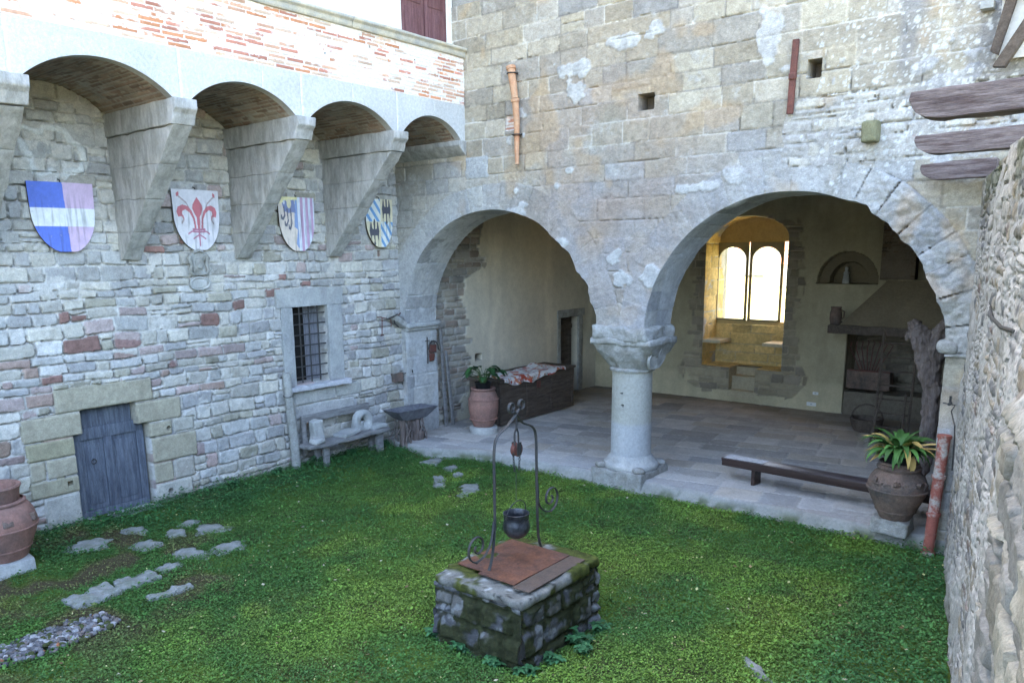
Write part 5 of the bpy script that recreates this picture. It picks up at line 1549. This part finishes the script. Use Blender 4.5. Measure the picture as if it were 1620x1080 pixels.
root = empty('iron_fan_screen', (-4.55, YW - .05, 1.15)); tag(root, 'fan shaped iron grate standing in the fireplace', 'screen')
b = MB()
for k in range(8):
    s = (k - 3.5) / 3.5
    b.tube([(.0 + .18 * s, 0, .10), (.30 * s, 0, .35), (.42 * s, 0, .62 - .05 * abs(s)), (.44 * s + .03, 0, .74 - .05 * abs(s)), (.40 * s, 0, .78 - .05 * abs(s))], .012, 5)
b.tube([(-.45, 0, .08), (.45, 0, .08)], .015, 5); b.build('ribs', M['rusty_iron'], root)
b = MB(); b.rbox((0, .12, -.14), (.95, .25, .42), .03, 8, .015, 5, seed=66); b.build('base_block', M['old_terracotta'], root)

root = empty('ladder_rack', (-3.55, 16.7, FZ)); tag(root, 'tall dark wooden ladder frame with rungs in front of the fireplace', 'ladder')
for x, n_ in ((-.32, 'a'), (.30, 'b')):
    b = MB(); b.tube([(x, 0, 0), (x, .25, 2.15)], .028, 6); b.build('side_rail', M['brown_wood'], root)
    b = MB(); b.tube([(x * .9 + .02, -.45, 0), (x * .7, .05, .95)], .025, 6); b.build('strut', M['brown_wood'], root)
for i in range(7):
    z = .25 + i * .28
    b = MB(); b.tube([(-.32, .116 * z, z), (.30, .116 * z, z)], .018, 6); b.build('rung', M['brown_wood'], root)
root = empty('wood_basket', (-4.15, 17.3, FZ)); tag(root, 'dark round basket on the floor before the fireplace', 'basket')
b = MB(); b.lathe([(0, .01), (.24, .0), (.30, .12), (.33, .28), (.30, .29), (.26, .14), (0, .05)], seg=24); b.build('basket_body', M['brown_wood'], root)
b = MB(); b.tube([(.31 * cos(t), 0, .27 + .30 * sin(t)) for t in np.linspace(0, pi, 14)], .018, 6); b.build('handle', M['brown_wood'], root)

root = empty('clay_jug', (-5.10, 17.9, 2.33)); tag(root, 'small brown clay jug on the left end of the mantel', 'jug')
b = MB(); b.lathe([(0, 0), (.10, 0), (.125, .12), (.12, .26), (.10, .33), (.115, .38), (.10, .38), (.08, .3), (0, .28)], seg=20); b.build('jug_body', M['old_terracotta'], root)
b = MB(); b.tube([(.1, 0, .32), (.18, 0, .28), (.17, 0, .16), (.12, 0, .12)], .013, 6); b.build('handle', M['old_terracotta'], root)
root = empty('small_statue', (-5.22, YW + .10, 3.17)); tag(root, 'tiny pale robed statuette inside the arched wall recess', 'statue')
b = MB(); b.lathe([(0, 0), (.085, 0), (.075, .08), (.055, .20), (.06, .25), (.03, .29), (.04, .33), (.035, .37), (.0, .39)], seg=14, wob=.25, seed=2)
b.build('robed_figure', M['column_stone'], root)
for x, z, w, h_, lb in ((-5.68, .60, .13, .07, 'small white socket plate, upper of two on the back wall'), (-5.76, .33, .22, .09, 'wide pale cover plate low on the back wall')):
    root = empty('socket_plate', (x, YW - .035, z)); tag(root, lb, 'socket')
    b = MB(); b.rbox((0, 0, 0), (w, .016, h_), .005, 3, 0); b.build('plate', M['white_paint'], root)
    b = MB(); b.box((-.02, -.012, -.01), (.02, -.007, .01)); b.build('insert', M['grey_slab'], root, smooth=False)
root = empty('wall_cupboard', (-10.35, YW - .05, .95)); tag(root, 'dark little cupboard on the back wall, half hidden by the column', 'cupboard')
b = MB(); b.box((-.35, -.03, 0), (.35, .03, .75)); b.build('frame', M['brown_wood'], root, smooth=False)
b = MB(); b.box((-.30, -.045, .05), (.30, -.03, .70)); b.build('cupboard_door', M['dark_wood'], root, smooth=False)

# ================================================================== THE WELL
WX0, WX1, WY0, WY1, WZ = -5.44, -4.32, 5.56, 6.92, .63
well = empty('stone_well', ((WX0 + WX1) / 2, (WY0 + WY1) / 2, 0)); tag(well, 'square mossy stone well head with rusty iron covers in the middle of the grass', 'well')
wx, wy = (WX1 - WX0) / 2, (WY1 - WY0) / 2
def wellface_fn(seed):
    def fn(U, V):
        H, C, s, d = stones(U, V, seed, ch=(.20, .30), sw=(.22, .48), joint=.03, relief=.035, rr=.35, soft=.045, smear=.0, rough=.05, warp=.07, split=.12,
                            pal=((.11, .11, .115), (.15, .15, .15), (.08, .08, .085), (.13, .125, .115)), mortar=(.05, .048, .035), gap=.02, tilt=.02)
        li = sm(fb(U * 13, V * 13, seed + 60), .54, .64)[:, None] * .5
        C = C * (1 - li) + np.array([.29, .30, .30]) * li
        ms = sm(fb(U * 2.6, V * 2.6, seed + 61) + .25 * (fb(U * 12, V * 12, seed + 62) - .5) + .18 * sm(d, -.03, .01), .5, .60)[:, None]
        mc = np.array([.030, .033, .014]) * (1 + 1.2 * (fb(U * 18, V * 18, seed + 63) - .4))[:, None]
        return H + ms[:, 0] * .02, C * (1 - ms) + mc * ms
    return fn
bat = .04
def wf_(k):
    def P(U, V, H):
        o = -(V - .3) * bat
        if k == 0: return U, -wy - H + .0 - o * -1 * -1, V
        if k == 1: return wx + H + o, U, V
        if k == 2: return -U, wy + H + o, V
        return -wx - H - o, -U, V
    return P
for k in range(4):
    L_ = (wx, wy, wx, wy)[k]
    hf('masonry_face', -L_ - .02, L_ + .02, -.12, WZ - .05, .013, wf_(k), wellface_fn(820 + k), M['stone'], well)
b = MB(); b.box((-wx + .03, -wy + .03, -.2), (wx - .03, wy - .03, WZ - .08)); b.build('well_core', M['worn_stone'], well, smooth=False)
def rim_col(V, seed):
    c = np.tile(np.array([[.19, .185, .165]]), (len(V), 1)) * (.5 + 1.0 * vn3(V * 13, seed))[:, None]
    sp = (vn3(V * 34, seed + 9) > .80)[:, None]; c = np.where(sp, c * .35, c)
    wh = (vn3(V * 22, seed + 5) > .84)[:, None]; c = np.where(wh, np.array([.38, .38, .36]), c)
    left = sm(-V[:, 0], -.05, .45) * .28 + sm(V[:, 1] + V[:, 0] * .6, .5, .95) * .55
    m = sm(vn3(V * 5, seed + 7) + left + .2 * vn3(V * 20, seed + 8), .72, .84)[:, None]
    mc = np.array([.07, .078, .016]) * (.4 + 1.1 * vn3(V * 30, seed + 3))[:, None]
    return c * (1 - m) + mc * m, m[:, 0]
for k, (c, s) in enumerate((((0, -wy + .13, WZ - .02), (2 * wx + .06, .34, .10)), ((0, wy - .12, WZ - .02), (2 * wx + .05, .34, .10)),
                            ((wx - .12, 0, WZ - .02), (.34, 2 * wy - .40, .12)), ((-wx + .12, 0, WZ - .02), (.34, 2 * wy - .40, .12)))):
    b = MB(); b.rbox(c, s, .045, (max(4, int(s[0] / .025)), max(4, int(s[1] / .025)), 6), .020, 5, seed=70 + k)
    V = b.v[-1]; C_, m_ = rim_col(V, 75 + k); b.c[-1] = C_
    V[:, 2] += m_ * .02 * (vn3(V * 25, 4)) * (V[:, 2] > WZ)
    b.build('rim_slab', M['stone'], well)
# rusty sheet covers
PZ = WZ + .055
for k, (x0, x1, y0, y1, z, m) in enumerate(((-.50, -.08, -.42, .50, .0, 'rust_plate'), (-.14, .34, -.50, .49, .014, 'rust_plate'), (.335, .54, -.54, .49, .004, 'rust_plate_dark'))):
    b = MB(); b.box((x0, y0, PZ + z), (x1, y1, PZ + z + .01)); o = b.build('iron_cover', M[m], well, smooth=False); o.rotation_euler = (.0, .0, .02 * (k - 1))
    worn(o, bevel=0, amp=.006, cut=.1, seed=k, freq=2)
# wrought iron arch
IX = -4.97 - well.location.x
def wy_(y): return y - well.location.y
def strap(b, pts, w=.019, t=.6, seg=8):
    P_ = np.array(pts, float); n = max(30, len(P_) * 8)
    # catmull-rom through the points
    out = []
    Q = np.vstack([2 * P_[0] - P_[1], P_, 2 * P_[-1] - P_[-2]])
    for i in range(1, len(Q) - 2):
        for t_ in np.linspace(0, 1, 10, endpoint=False):
            a, b_, c, d = Q[i - 1], Q[i], Q[i + 1], Q[i + 2]
            out.append(.5 * ((2 * b_) + (c - a) * t_ + (2 * a - 5 * b_ + 4 * c - d) * t_ ** 2 + (3 * b_ - a - 3 * c + d) * t_ ** 3))
    out.append(P_[-1])
    b.tube([(IX + p[2] if len(p) > 2 else IX, wy_(p[0]), p[1]) for p in out], w, seg, flat=t, up=(1, 0, 0))
def spiral(cy, cz, r0, turns, a0, sgn, n=22, r1=.03):
    return [(cy + (r0 + (r1 - r0) * t) * cos(a0 + sgn * turns * 2 * pi * t), cz + (r0 + (r1 - r0) * t) * sin(a0 + sgn * turns * 2 * pi * t)) for t in np.linspace(0, 1, n)]
b = MB()
strap(b, [(5.78, .60), (5.90, .80), (5.96, 1.15), (5.965, 1.65), (5.97, 1.98), (6.03, 2.12), (6.20, 2.21), (6.33, 2.30)] + spiral(6.425, 2.40, .062, 1.1, -2.2, 1, 12, .03))
b.build('iron_post', M['iron'], well)
b = MB()
strap(b, [(6.90, .61), (6.80, .66), (6.73, .85), (6.71, 1.25), (6.70, 1.70), (6.69, 2.0), (6.62, 2.12), (6.46, 2.19), (6.36, 2.29)] + spiral(6.265, 2.39, .062, 1.1, -.9, -1, 12, .03))
b.build('iron_post', M['iron'], well)
b = MB(); strap(b, [(5.95, 1.22), (5.90, 1.02), (5.80, .90), (5.66, .86)] + spiral(5.68, 1.02, .16, 1.35, -1.6, -1, 20), .016); b.build('side_scroll', M['iron'], well)
b = MB(); strap(b, [(6.72, 1.45), (6.74, 1.22), (6.84, 1.10), (6.96, 1.06)] + spiral(6.97, 1.22, .16, 1.35, -1.5, 1, 20), .016); b.build('side_scroll', M['iron'], well)
yc = wy_(6.345)
b = MB(); b.tube([(IX, yc, 2.29), (IX, yc, 2.16), (IX - .0, yc - .03, 2.10), (IX, yc - .035, 1.97)], .010, 6); b.tube([(IX, yc, 2.16), (IX, yc + .03, 2.10), (IX, yc + .035, 1.97)], .010, 6)
b.build('pulley_hanger', M['iron'], well)
b = MB()
b.lathe([(0, -.028), (.06, -.028), (.072, -.024), (.055, -.008), (.055, .008), (.072, .024), (.06, .028), (0, .028)], seg=24)
V = b.v[-1]; V[:] = V[:, [2, 1, 0]] * 1.05; V += np.array([IX, yc, 1.92])
b.build('pulley_wheel', M['rusty_iron'], well)
b = MB(); b.box((IX - .04, yc - .035, 1.86), (IX - .032, yc + .035, 2.0)); b.box((IX + .032, yc - .035, 1.86), (IX + .04, yc + .035, 2.0)); b.build('pulley_cheek', M['iron'], well, smooth=False)
for s in (-1, 1):
    b = MB()
    for k in range(6):
        z = 1.87 - k * .034; a = 0 if k % 2 else pi / 2
        b.tube([(IX + .010 * cos(t) * sin(a), yc + s * (.058 - .004 * k) + .010 * cos(t) * cos(a), z + .021 * sin(t)) for t in np.linspace(0, 2 * pi, 9)[:-1]], .0042, 5, closed=True)
    b.build('chain', M['iron'], well)

# cauldron hung from the right-hand post
cr = empty('iron_cauldron', (-4.97, 6.33, .93)); tag(cr, 'black iron cauldron hanging above the rusty well cover', 'cauldron')
b = MB()
b.lathe([(0, .0), (.05, .003), (.10, .03), (.138, .08), (.150, .13), (.142, .18), (.128, .215), (.128, .225), (.138, .245), (.142, .27), (.146, .285), (.136, .29), (.130, .275), (.122, .24), (.118, .215), (.135, .17), (.140, .12), (.09, .035), (0, .012)], seg=40)
b.build('pot_body', M['cauldron_iron'], cr)
b = MB(); b.lathe([(.128, .218), (.140, .224), (.140, .234), (.128, .238)], seg=40); b.build('rim_band', M['cauldron_iron'], cr)
for s in (-1, 1):
    b = MB(); b.tube([(0, s * .14, .27), (0, s * .175, .275), (0, s * .175, .25), (0, s * .14, .245)], .007, 6); b.build('lug', M['iron'], cr)
b = MB(); b.tube([(.0 + .02 * sin(t), .165 * cos(t), .27 + .155 * sin(t)) for t in np.linspace(0, pi, 20)], .0055, 6); b.build('bail_handle', M['iron'], cr)
b = MB(); b.tube([(0, .0, .425), (0, .0, .45), (-.0, .005, .75)], .0035, 5); b.build('wire', M['iron'], cr)

# ================================================================== URN IN THE LEFT CORNER
root = empty('terracotta_urn', (-11.0, 3.28, .02)); tag(root, 'large reddish terracotta urn on a stone block at the left edge', 'urn')
b = MB(); b.rbox((.05, .0, .06), (.56, .52, .24), .03, (8, 8, 4), .015, 5, seed=81); b.build('stone_block', M['column_stone'], root)
b = MB()
b.lathe([(0, .18), (.27, .18), (.29, .21), (.33, .32), (.385, .46), (.42, .56), (.43, .60), (.43, .66), (.40, .78), (.35, .87), (.28, .92), (.245, .93), (.26, .95), (.275, 1.08), (.30, 1.12), (.29, 1.14), (.24, 1.13), (.22, .95)], seg=48, wob=.015)
for z, r in ((.30, .325), (.58, .43), (.90, .315)): b.lathe([(r - .02, z), (r + .012, z + .012), (r + .014, z + .03), (r - .02, z + .045)], seg=48)
b.build('urn_body', M['terracotta'], root)
b = MB(); b.rbox((.405, -.02, .72), (.03, .12, .10), .014, 6, .012, 20, rot=(0, -.35, 0), seed=3); b.build('relief_rosette', M['old_terracotta'], root); b = MB(); b.rbox((.30, .28, .72), (.10, .06, .10), .014, 6, .012, 20, rot=(0, -.2, .8), seed=4)
b.build('relief_rosette', M['old_terracotta'], root)

# ================================================================== STONES IN THE GRASS
def flat_stone(x, y, rx, ry, ro, lb, seed, h=.022, name='stepping_stone', group='stepping stones in the grass'):
    if seed < 10: rx *= 1.75; ry *= 1.22
    STONE_XY.append((x, y, rx * .72, ry * .74, ro))
    n = 40; rings = 9; vs = [(0, 0, h)]; fs = []
    zc = float(ground_z(np.array([x]), np.array([y]))[0])
    for j in range(1, rings + 1):
        for i in range(n):
            a = 2 * pi * i / n
            k = 1 + .55 * (float(vn(np.array([cos(a) * 1.9 + seed]), np.array([sin(a) * 1.9]), seed)[0]) - .5) * 2 * .8 + .34 * (float(vn(np.array([cos(a) * 5 + seed]), np.array([sin(a) * 5]), seed + 3)[0]) - .5)
            t = j / rings
            vs.append((rx * k * t * cos(a), ry * k * t * sin(a), h * (1 - t ** 6) - .03 * (t == 1) + .010 * (float(vn(np.array([x * 9 + t * cos(a) * 3]), np.array([t * sin(a) * 3]), seed + 9)[0]) - .5)))
    for i in range(n): fs.append((0, 1 + i, 1 + (i + 1) % n))
    for j in range(rings - 1):
        for i in range(n):
            a = 1 + j * n + i; b2 = 1 + j * n + (i + 1) % n
            fs.append((a, a + n, b2 + n, b2))
    b = MB(); b.add(vs, fs); o = b.build(name, M['step'], smooth=True); o.location = (x, y, zc - .004); o.rotation_euler = (0, 0, ro)
    tag(o, lb, 'stone', group); return o
M['step'] = mat('step', (.27, .27, .255), .92, .3, 14, .7, 30, col2=(.16, .17, .13))
flat_stone(-10.95, 4.33, .16, .27, .3, 'largest pale flat stone in the grass before the low door', 1)
flat_stone(-11.02, 4.97, .13, .15, .2, 'round flat stone nearest the low door threshold', 2)
flat_stone(-10.42, 4.85, .10, .20, .5, 'ragged low flat stone just below the largest one', 3)
flat_stone(-10.55, 5.36, .12, .15, .1, 'flat stone in the middle of the row leading from the door', 4)
flat_stone(-10.30, 5.75, .15, .19, .9, 'angular flat stone to the right of the stepping row', 5)
flat_stone(-10.74, 5.66, .07, .13, .3, 'thin pale stone at the back of the stepping row', 6)
flat_stone(-9.66, 5.07, .17, .18, .2, 'split flat stone nearest the viewer in the stepping row', 7)
flat_stone(-9.44, 5.53, .12, .22, .4, 'dark chipped flat stone at the right end of the stepping row', 8)
flat_stone(-9.40, 4.62, .09, .17, .3, 'small slanting stone below the split one', 9)
flat_stone(-9.10, 9.42, .14, .26, .5, 'half buried sandy flat stone in the grass near the loggia edge', 10, h=.015)
flat_stone(-9.42, 9.72, .14, .34, .7, 'long half buried grey stone near the loggia edge', 11, h=.015)
flat_stone(-8.55, 9.55, .28, .42, .6, 'widest mossy stone showing through the grass before the loggia', 12, h=.012)
flat_stone(-9.2, 10.02, .09, .14, .6, 'small bluish white stone lying in the grass before the loggia', 13, h=.06)
flat_stone(-9.67, 10.36, .14, .22, .5, 'flat grey stone at the foot of the loggia step', 14, h=.03)
flat_stone(-10.25, 10.45, .2, .3, .3, 'larger flat grey stone at the left end of the loggia step', 15, h=.04)
flat_stone(-2.45, 6.85, .07, .24, .9, 'pale flat stone in the grass by the right wall', 16, h=.03)
# rough kerb strip and cobbles
STONE_XY.append((-9.28, 3.85, .13, .54, .05)); STONE_XY.append((-8.62, 4.25, .04, .24, -.1)); STONE_XY.append((-8.55, 2.9, .22, .56, .0))
def kerb(x, y, sx, sy, ro, lb, seed):
    b = MB(); b.rbox((0, 0, -.035), (sx, sy, .11), .03, (int(sx / .02), int(sy / .02), 4), .035, 7, seed=seed)
    o = b.build('kerb_stone', M['step']); o.location = (x, y, .03); o.rotation_euler = (0, 0, ro); tag(o, lb, 'stone', 'rough kerb stones sunk in the lawn')
kerb(-9.28, 3.62, .38, .55, .0, 'thick rough kerb stone sunk in the grass, nearer of the long pair', 3)
kerb(-9.30, 4.15, .34, .50, -.12, 'rough kerb stone continuing the line towards the stepping stones', 4)
kerb(-8.62, 4.25, .14, .55, -.15, 'thin narrow kerb stone parallel to the thick pair', 5)
b = MB(); rr_ = random.Random(9)
for i in range(620):
    u = rr_.gauss(0, .16); v = rr_.uniform(-.66, .62)
    if abs(u) > .34 * (1 - abs(v) * .6): continue
    s = rr_.uniform(.02, .05)
    c = rr_.choice([(.13, .125, .13), (.17, .165, .17), (.09, .085, .085), (.17, .14, .125), (.22, .21, .21), (.06, .07, .025), (.30, .13, .07) if i % 9 == 0 else (.34, .33, .33)])
    b.rbox((u, v, rr_.uniform(-.012, .006)), (s * 1.3, s * 1.6, s), s * .4, 3, s * .12, 20, rot=(rr_.uniform(-.4, .4), rr_.uniform(-.4, .4), rr_.uniform(0, 3)), seed=i, c=c)
o = b.build('pebble_paving', M['stone']); o.location = (-8.55, 2.9, .02); tag(o, 'patch of broken cobbles and pebbles showing in the grass', 'cobbles', kind='stuff')

# ================================================================== GRASS, CLOVER AND MOSS
rs = np.random.RandomState(3)
def in_yard(x, y):
    k = (x > XL + .02) & (y < floor_edge(x) - .13) & (y > 1.5)
    s = (YF - y) / .9828
    k &= (x < -1.6 + .1848 * s / 1.0 - .03)
    k &= ~((x > WX0 - .02) & (x < WX1 + .02) & (y > WY0 - .02) & (y < WY1 + .02))
    k &= ~((np.abs(x + 11.0) < .34) & (np.abs(y - 3.3) < .34))
    return k & ~bare(x, y)
def scatter(name, n, size, hgt, dens, label, colfn, cat='grass', tiltr=(.15, .75), kind='stuff', xr=(-11.9, -.5), yr=(1.6, 11.3)):
    x = rs.uniform(xr[0], xr[1], n); y = rs.uniform(yr[0], yr[1], n)
    # thin out where nothing is seen large; keep clumps
    keep = in_yard(x, y) & (rs.rand(n) < dens(x, y))
    x = x[keep]; y = y[keep]; n = len(x)
    z = ground_z(x, y)
    tuft = fb(x * 7, y * 7, 920)
    hh = hgt(x, y) * (.25 + 1.3 * rs.rand(n)) * (.5 + tuft)
    s = size * (.6 + .8 * rs.rand(n))
    az = rs.uniform(0, 2 * pi, n); ti = rs.uniform(tiltr[0], tiltr[1], n)
    # leaf plane axes
    ax = np.stack([np.cos(az), np.sin(az), np.zeros(n)], 1); ay = np.stack([-np.sin(az) * np.cos(ti), np.cos(az) * np.cos(ti), np.sin(ti)], 1)
    c = np.stack([x, y, z + hh], 1)
    V = np.stack([c - ay * s[:, None], c + ax * s[:, None] * .8, c + ay * s[:, None] * 1.1, c - ax * s[:, None] * .8], 1).reshape(-1, 3)
    Q = np.arange(4 * n).reshape(n, 4)
    C = colfn(x, y, n); C = np.repeat(C, 4, axis=0)
    o = qmesh(name, V, Q, C, M['leaf']); tag(o, label, cat, kind=kind); return o
def gcol(x, y, n):
    d = np.array([.055, .135, .028]); m = np.array([.125, .215, .032]); yl = np.array([.15, .23, .035]); br = np.array([.16, .12, .05]); bl = np.array([.045, .135, .042])
    a = sm(fb(x * .8, y * .8, 906), .38, .66)[:, None] * sm(x, -9.5, -6.5)[:, None]; a = np.maximum(a, .25 * sm(fb(x * .8, y * .8, 906), .4, .7)[:, None])
    C = d * (1 - a) + m * a
    f = sm(fb(x * 1.1 + 7, y * 1.1, 921), .55, .72)[:, None] * .8; C = C * (1 - f) + yl * f
    wall = np.maximum(sm(-x, 10.2, 11.2), sm(x, -2.6, -1.8))[:, None] * .8; C = C * (1 - wall) + bl * wall
    b_ = (sm(fb(x * 1.5, y * 1.5, 907), .5, .62) * sm(-x, 6.8, 9.0) * sm(-y, -6.6, -4.6))[:, None] * .6; C = C * (1 - b_) + br * b_
    C = C * (.55 + .9 * rs.rand(n))[:, None] * (.75 + .5 * fb(x * 4, y * 4, 925))[:, None]
    sp = rs.rand(n) < .006; C[sp] = np.array([.5, .45, .2]) * rs.uniform(.5, 1.2, (sp.sum(), 1))
    return C
def dens0(x, y):
    near = sm(-np.hypot(x, y), -13, -5)
    d = .45 + .5 * fb(x * 2.2, y * 2.2, 922)
    b_ = sm(fb(x * 1.5, y * 1.5, 907), .5, .62) * sm(-x, 6.8, 9.0) * sm(-y, -6.4, -4.6)
    return d * (1 - .75 * b_)
scatter('grass', 800000, .0098, lambda x, y: .028 + .02 * sm(-x, 10.3, 11.5) + 0 * y, dens0, 'low grass and moss covering the courtyard', gcol)
scatter('clover', 80000, .018, lambda x, y: .05 + .05 * np.maximum(sm(-x, 10.6, 11.6), sm(x, -2.6, -1.6)), lambda x, y: .35 * sm(fb(x * 1.2, y * 1.2, 923), .42, .6) + 1.0 * np.maximum(sm(-x, 10.4, 11.3), .7 * sm(x, -3.2, -1.8)) + .6 * sm(y, 10.0, 10.8) * sm(fb(x * 2, y * 2, 924), .4, .6),
        'broad leaved clover growing thicker along the walls', lambda x, y, n: gcol(x, y, n) * np.array([.9, 1.0, .95]), cat='clover', tiltr=(0, .6))

# fallen leaves
scatter('fallen_leaves', 900, .022, lambda x, y: .05 + 0 * x, lambda x, y: .45 + 0 * x, 'scattered dry leaves and petals fallen on the grass',
        lambda x, y, n: np.array([(.30, .22, .11), (.42, .38, .26), (.16, .10, .05), (.24, .26, .08)])[rs.randint(0, 4, n)], cat='dead leaves', tiltr=(0, .5))

# leafy weeds round the foot of the well
def weed(x, y, s, seed, lb):
    r = random.Random(seed); b = MB()
    for i in range(int(26 * s / .2)):
        az = r.uniform(0, 2 * pi); rad = r.uniform(0, s * .7); h0 = r.uniform(.02, s * .8)
        p = (rad * cos(az), rad * sin(az), h0)
        b.tube([(p[0] * .4, p[1] * .4, 0), p], .003, 4, c=(.05, .10, .03))
        g_ = r.uniform(.6, 1.4)
        for k in range(4):
            plant_leaf(b, p, az + k * pi / 2 + r.uniform(-.4, .4), r.uniform(.05, .09), r.uniform(.016, .026), r.uniform(.1, .6), 1.2, (.04 * g_, .12 * g_, .045 * g_), n=3)
    o = b.build('weed', M['leaf']); o.location = (x, y, float(ground_z(np.array([x]), np.array([y]))[0])); tag(o, lb, 'plant', 'leafy weeds round the well')
for k, (x, y, s, lb) in enumerate(((-4.16, 6.35, .20, 'tall leafy weed clump against the right side of the well'), (-4.12, 6.72, .14, 'smaller weed by the far right corner of the well'),
                                   (-4.15, 5.85, .13, 'weed between the front corner and the tall clump'), (-4.22, 5.50, .13, 'weed growing at the front corner of the well'),
                                   (-4.6, 5.48, .13, 'weed at the middle of the well front'), (-5.05, 5.5, .13, 'weed by the left part of the well front'), (-5.5, 5.55, .13, 'weed at the left front corner of the well'), (-3.95, 6.12, .12, 'low weed spreading out right of the well'))):
    weed(x, y, s, 30 + k, lb)
# weeds along the left wall foot
for k, (x, y, s, lb) in enumerate(((-11.62, 8.75, .20, 'leafy weed under the left end of the bench'), (-11.55, 10.45, .20, 'leafy weed between the bench and the trough'), (-11.6, 9.6, .16, 'leafy weed under the middle of the bench'),
                                   (-11.62, 7.9, .16, 'leafy weed left of the wooden post'), (-11.62, 7.0, .13, 'low leafy weed on the wall foot between door and post'))):
    weed(x, y, s, 60 + k, lb)

# ================================================================== FAR LANDSCAPE SEEN THROUGH THE WINDOW
def house(x, y, w, d, h, rot, lb, seed):
    z0 = float(far_fn(np.array([float(x)]), np.array([float(y)]))[0][0]) - .5
    root = empty('house', (x, y, z0), rot); tag(root, lb, 'house', 'houses on the far hillside')
    b = MB(); b.box((-w / 2, -d / 2, 0), (w / 2, d / 2, h)); b.prism([(-d / 2, h), (d / 2, h), (0, h + d * .22)], lambda a, c, t: (t, a, c), -w / 2, w / 2); b.build('walls', M['white_plaster'], root, smooth=False)
    b = MB()
    for s in (-1, 1):
        b.add([(-w / 2 - .4, s * (d / 2 + .5), h - .1), (w / 2 + .4, s * (d / 2 + .5), h - .1), (w / 2 + .4, 0, h + d * .25), (-w / 2 - .4, 0, h + d * .25)], [(0, 1, 2, 3)])
    b.build('roof', M['roof_tile'], root, smooth=False)
house(-72, 190, 12, 8, 6, .3, 'pale house left of centre seen through the niche window', 1)
house(-60, 175, 9, 7, 5, -.2, 'smaller pale house lower right through the niche window', 2)
house(-110, 270, 22, 10, 9, .1, 'long far house on the slope through the niche window', 3)

def far_tree(x, y, h, w, seed, lb):
    h *= .5; w *= .42
    z0 = float(far_fn(np.array([float(x)]), np.array([float(y)]))[0][0]) - .1
    root = empty('tree', (x, y, z0)); tag(root, lb, 'tree', 'trees on the far hillside')
    b = MB(); b.tube([(0, 0, 0), (.1, 0, h * .3), (0, .1, h * .8)], [.3, .25, .05], 6); b.build('trunk', M['brown_wood'], root)
    r = np.random.RandomState(seed); n = 420
    u = r.normal(size=(n, 3)); u /= np.linalg.norm(u, axis=1, keepdims=True)
    c = u * (r.rand(n, 1) ** .4) * np.array([w, w, h * .42]) + np.array([0, 0, h * .58])
    c += .25 * w * (r.rand(n, 3) - .5)
    a = r.normal(size=(n, 3)); a /= np.linalg.norm(a, axis=1, keepdims=True); q = np.cross(a, r.normal(size=(n, 3))); q /= np.linalg.norm(q, axis=1, keepdims=True)
    s_ = w * .16
    V = np.stack([c - a * s_, c + q * s_, c + a * s_, c - q * s_], 1).reshape(-1, 3)
    C = np.repeat(np.array([[.07, .09, .045]]) * (.5 + r.rand(n, 1)), 4, axis=0)
    qmesh('crown', V, np.arange(4 * n).reshape(n, 4), C, M['leaf'], root)
for k, (x, y, h, w, lb) in enumerate(((-125, 300, 14, 5, 'round tree high on the far slope seen through the niche window'), (-150, 330, 13, 5, 'second round tree to the left on the far slope'),
                                     (-88, 215, 12, 1.8, 'narrow tall tree on the far slope seen through the niche window'), (-98, 235, 9, 4, 'broad tree farthest up the hillside outside the window'))):
    far_tree(x, y, h, w, 500 + k, lb)
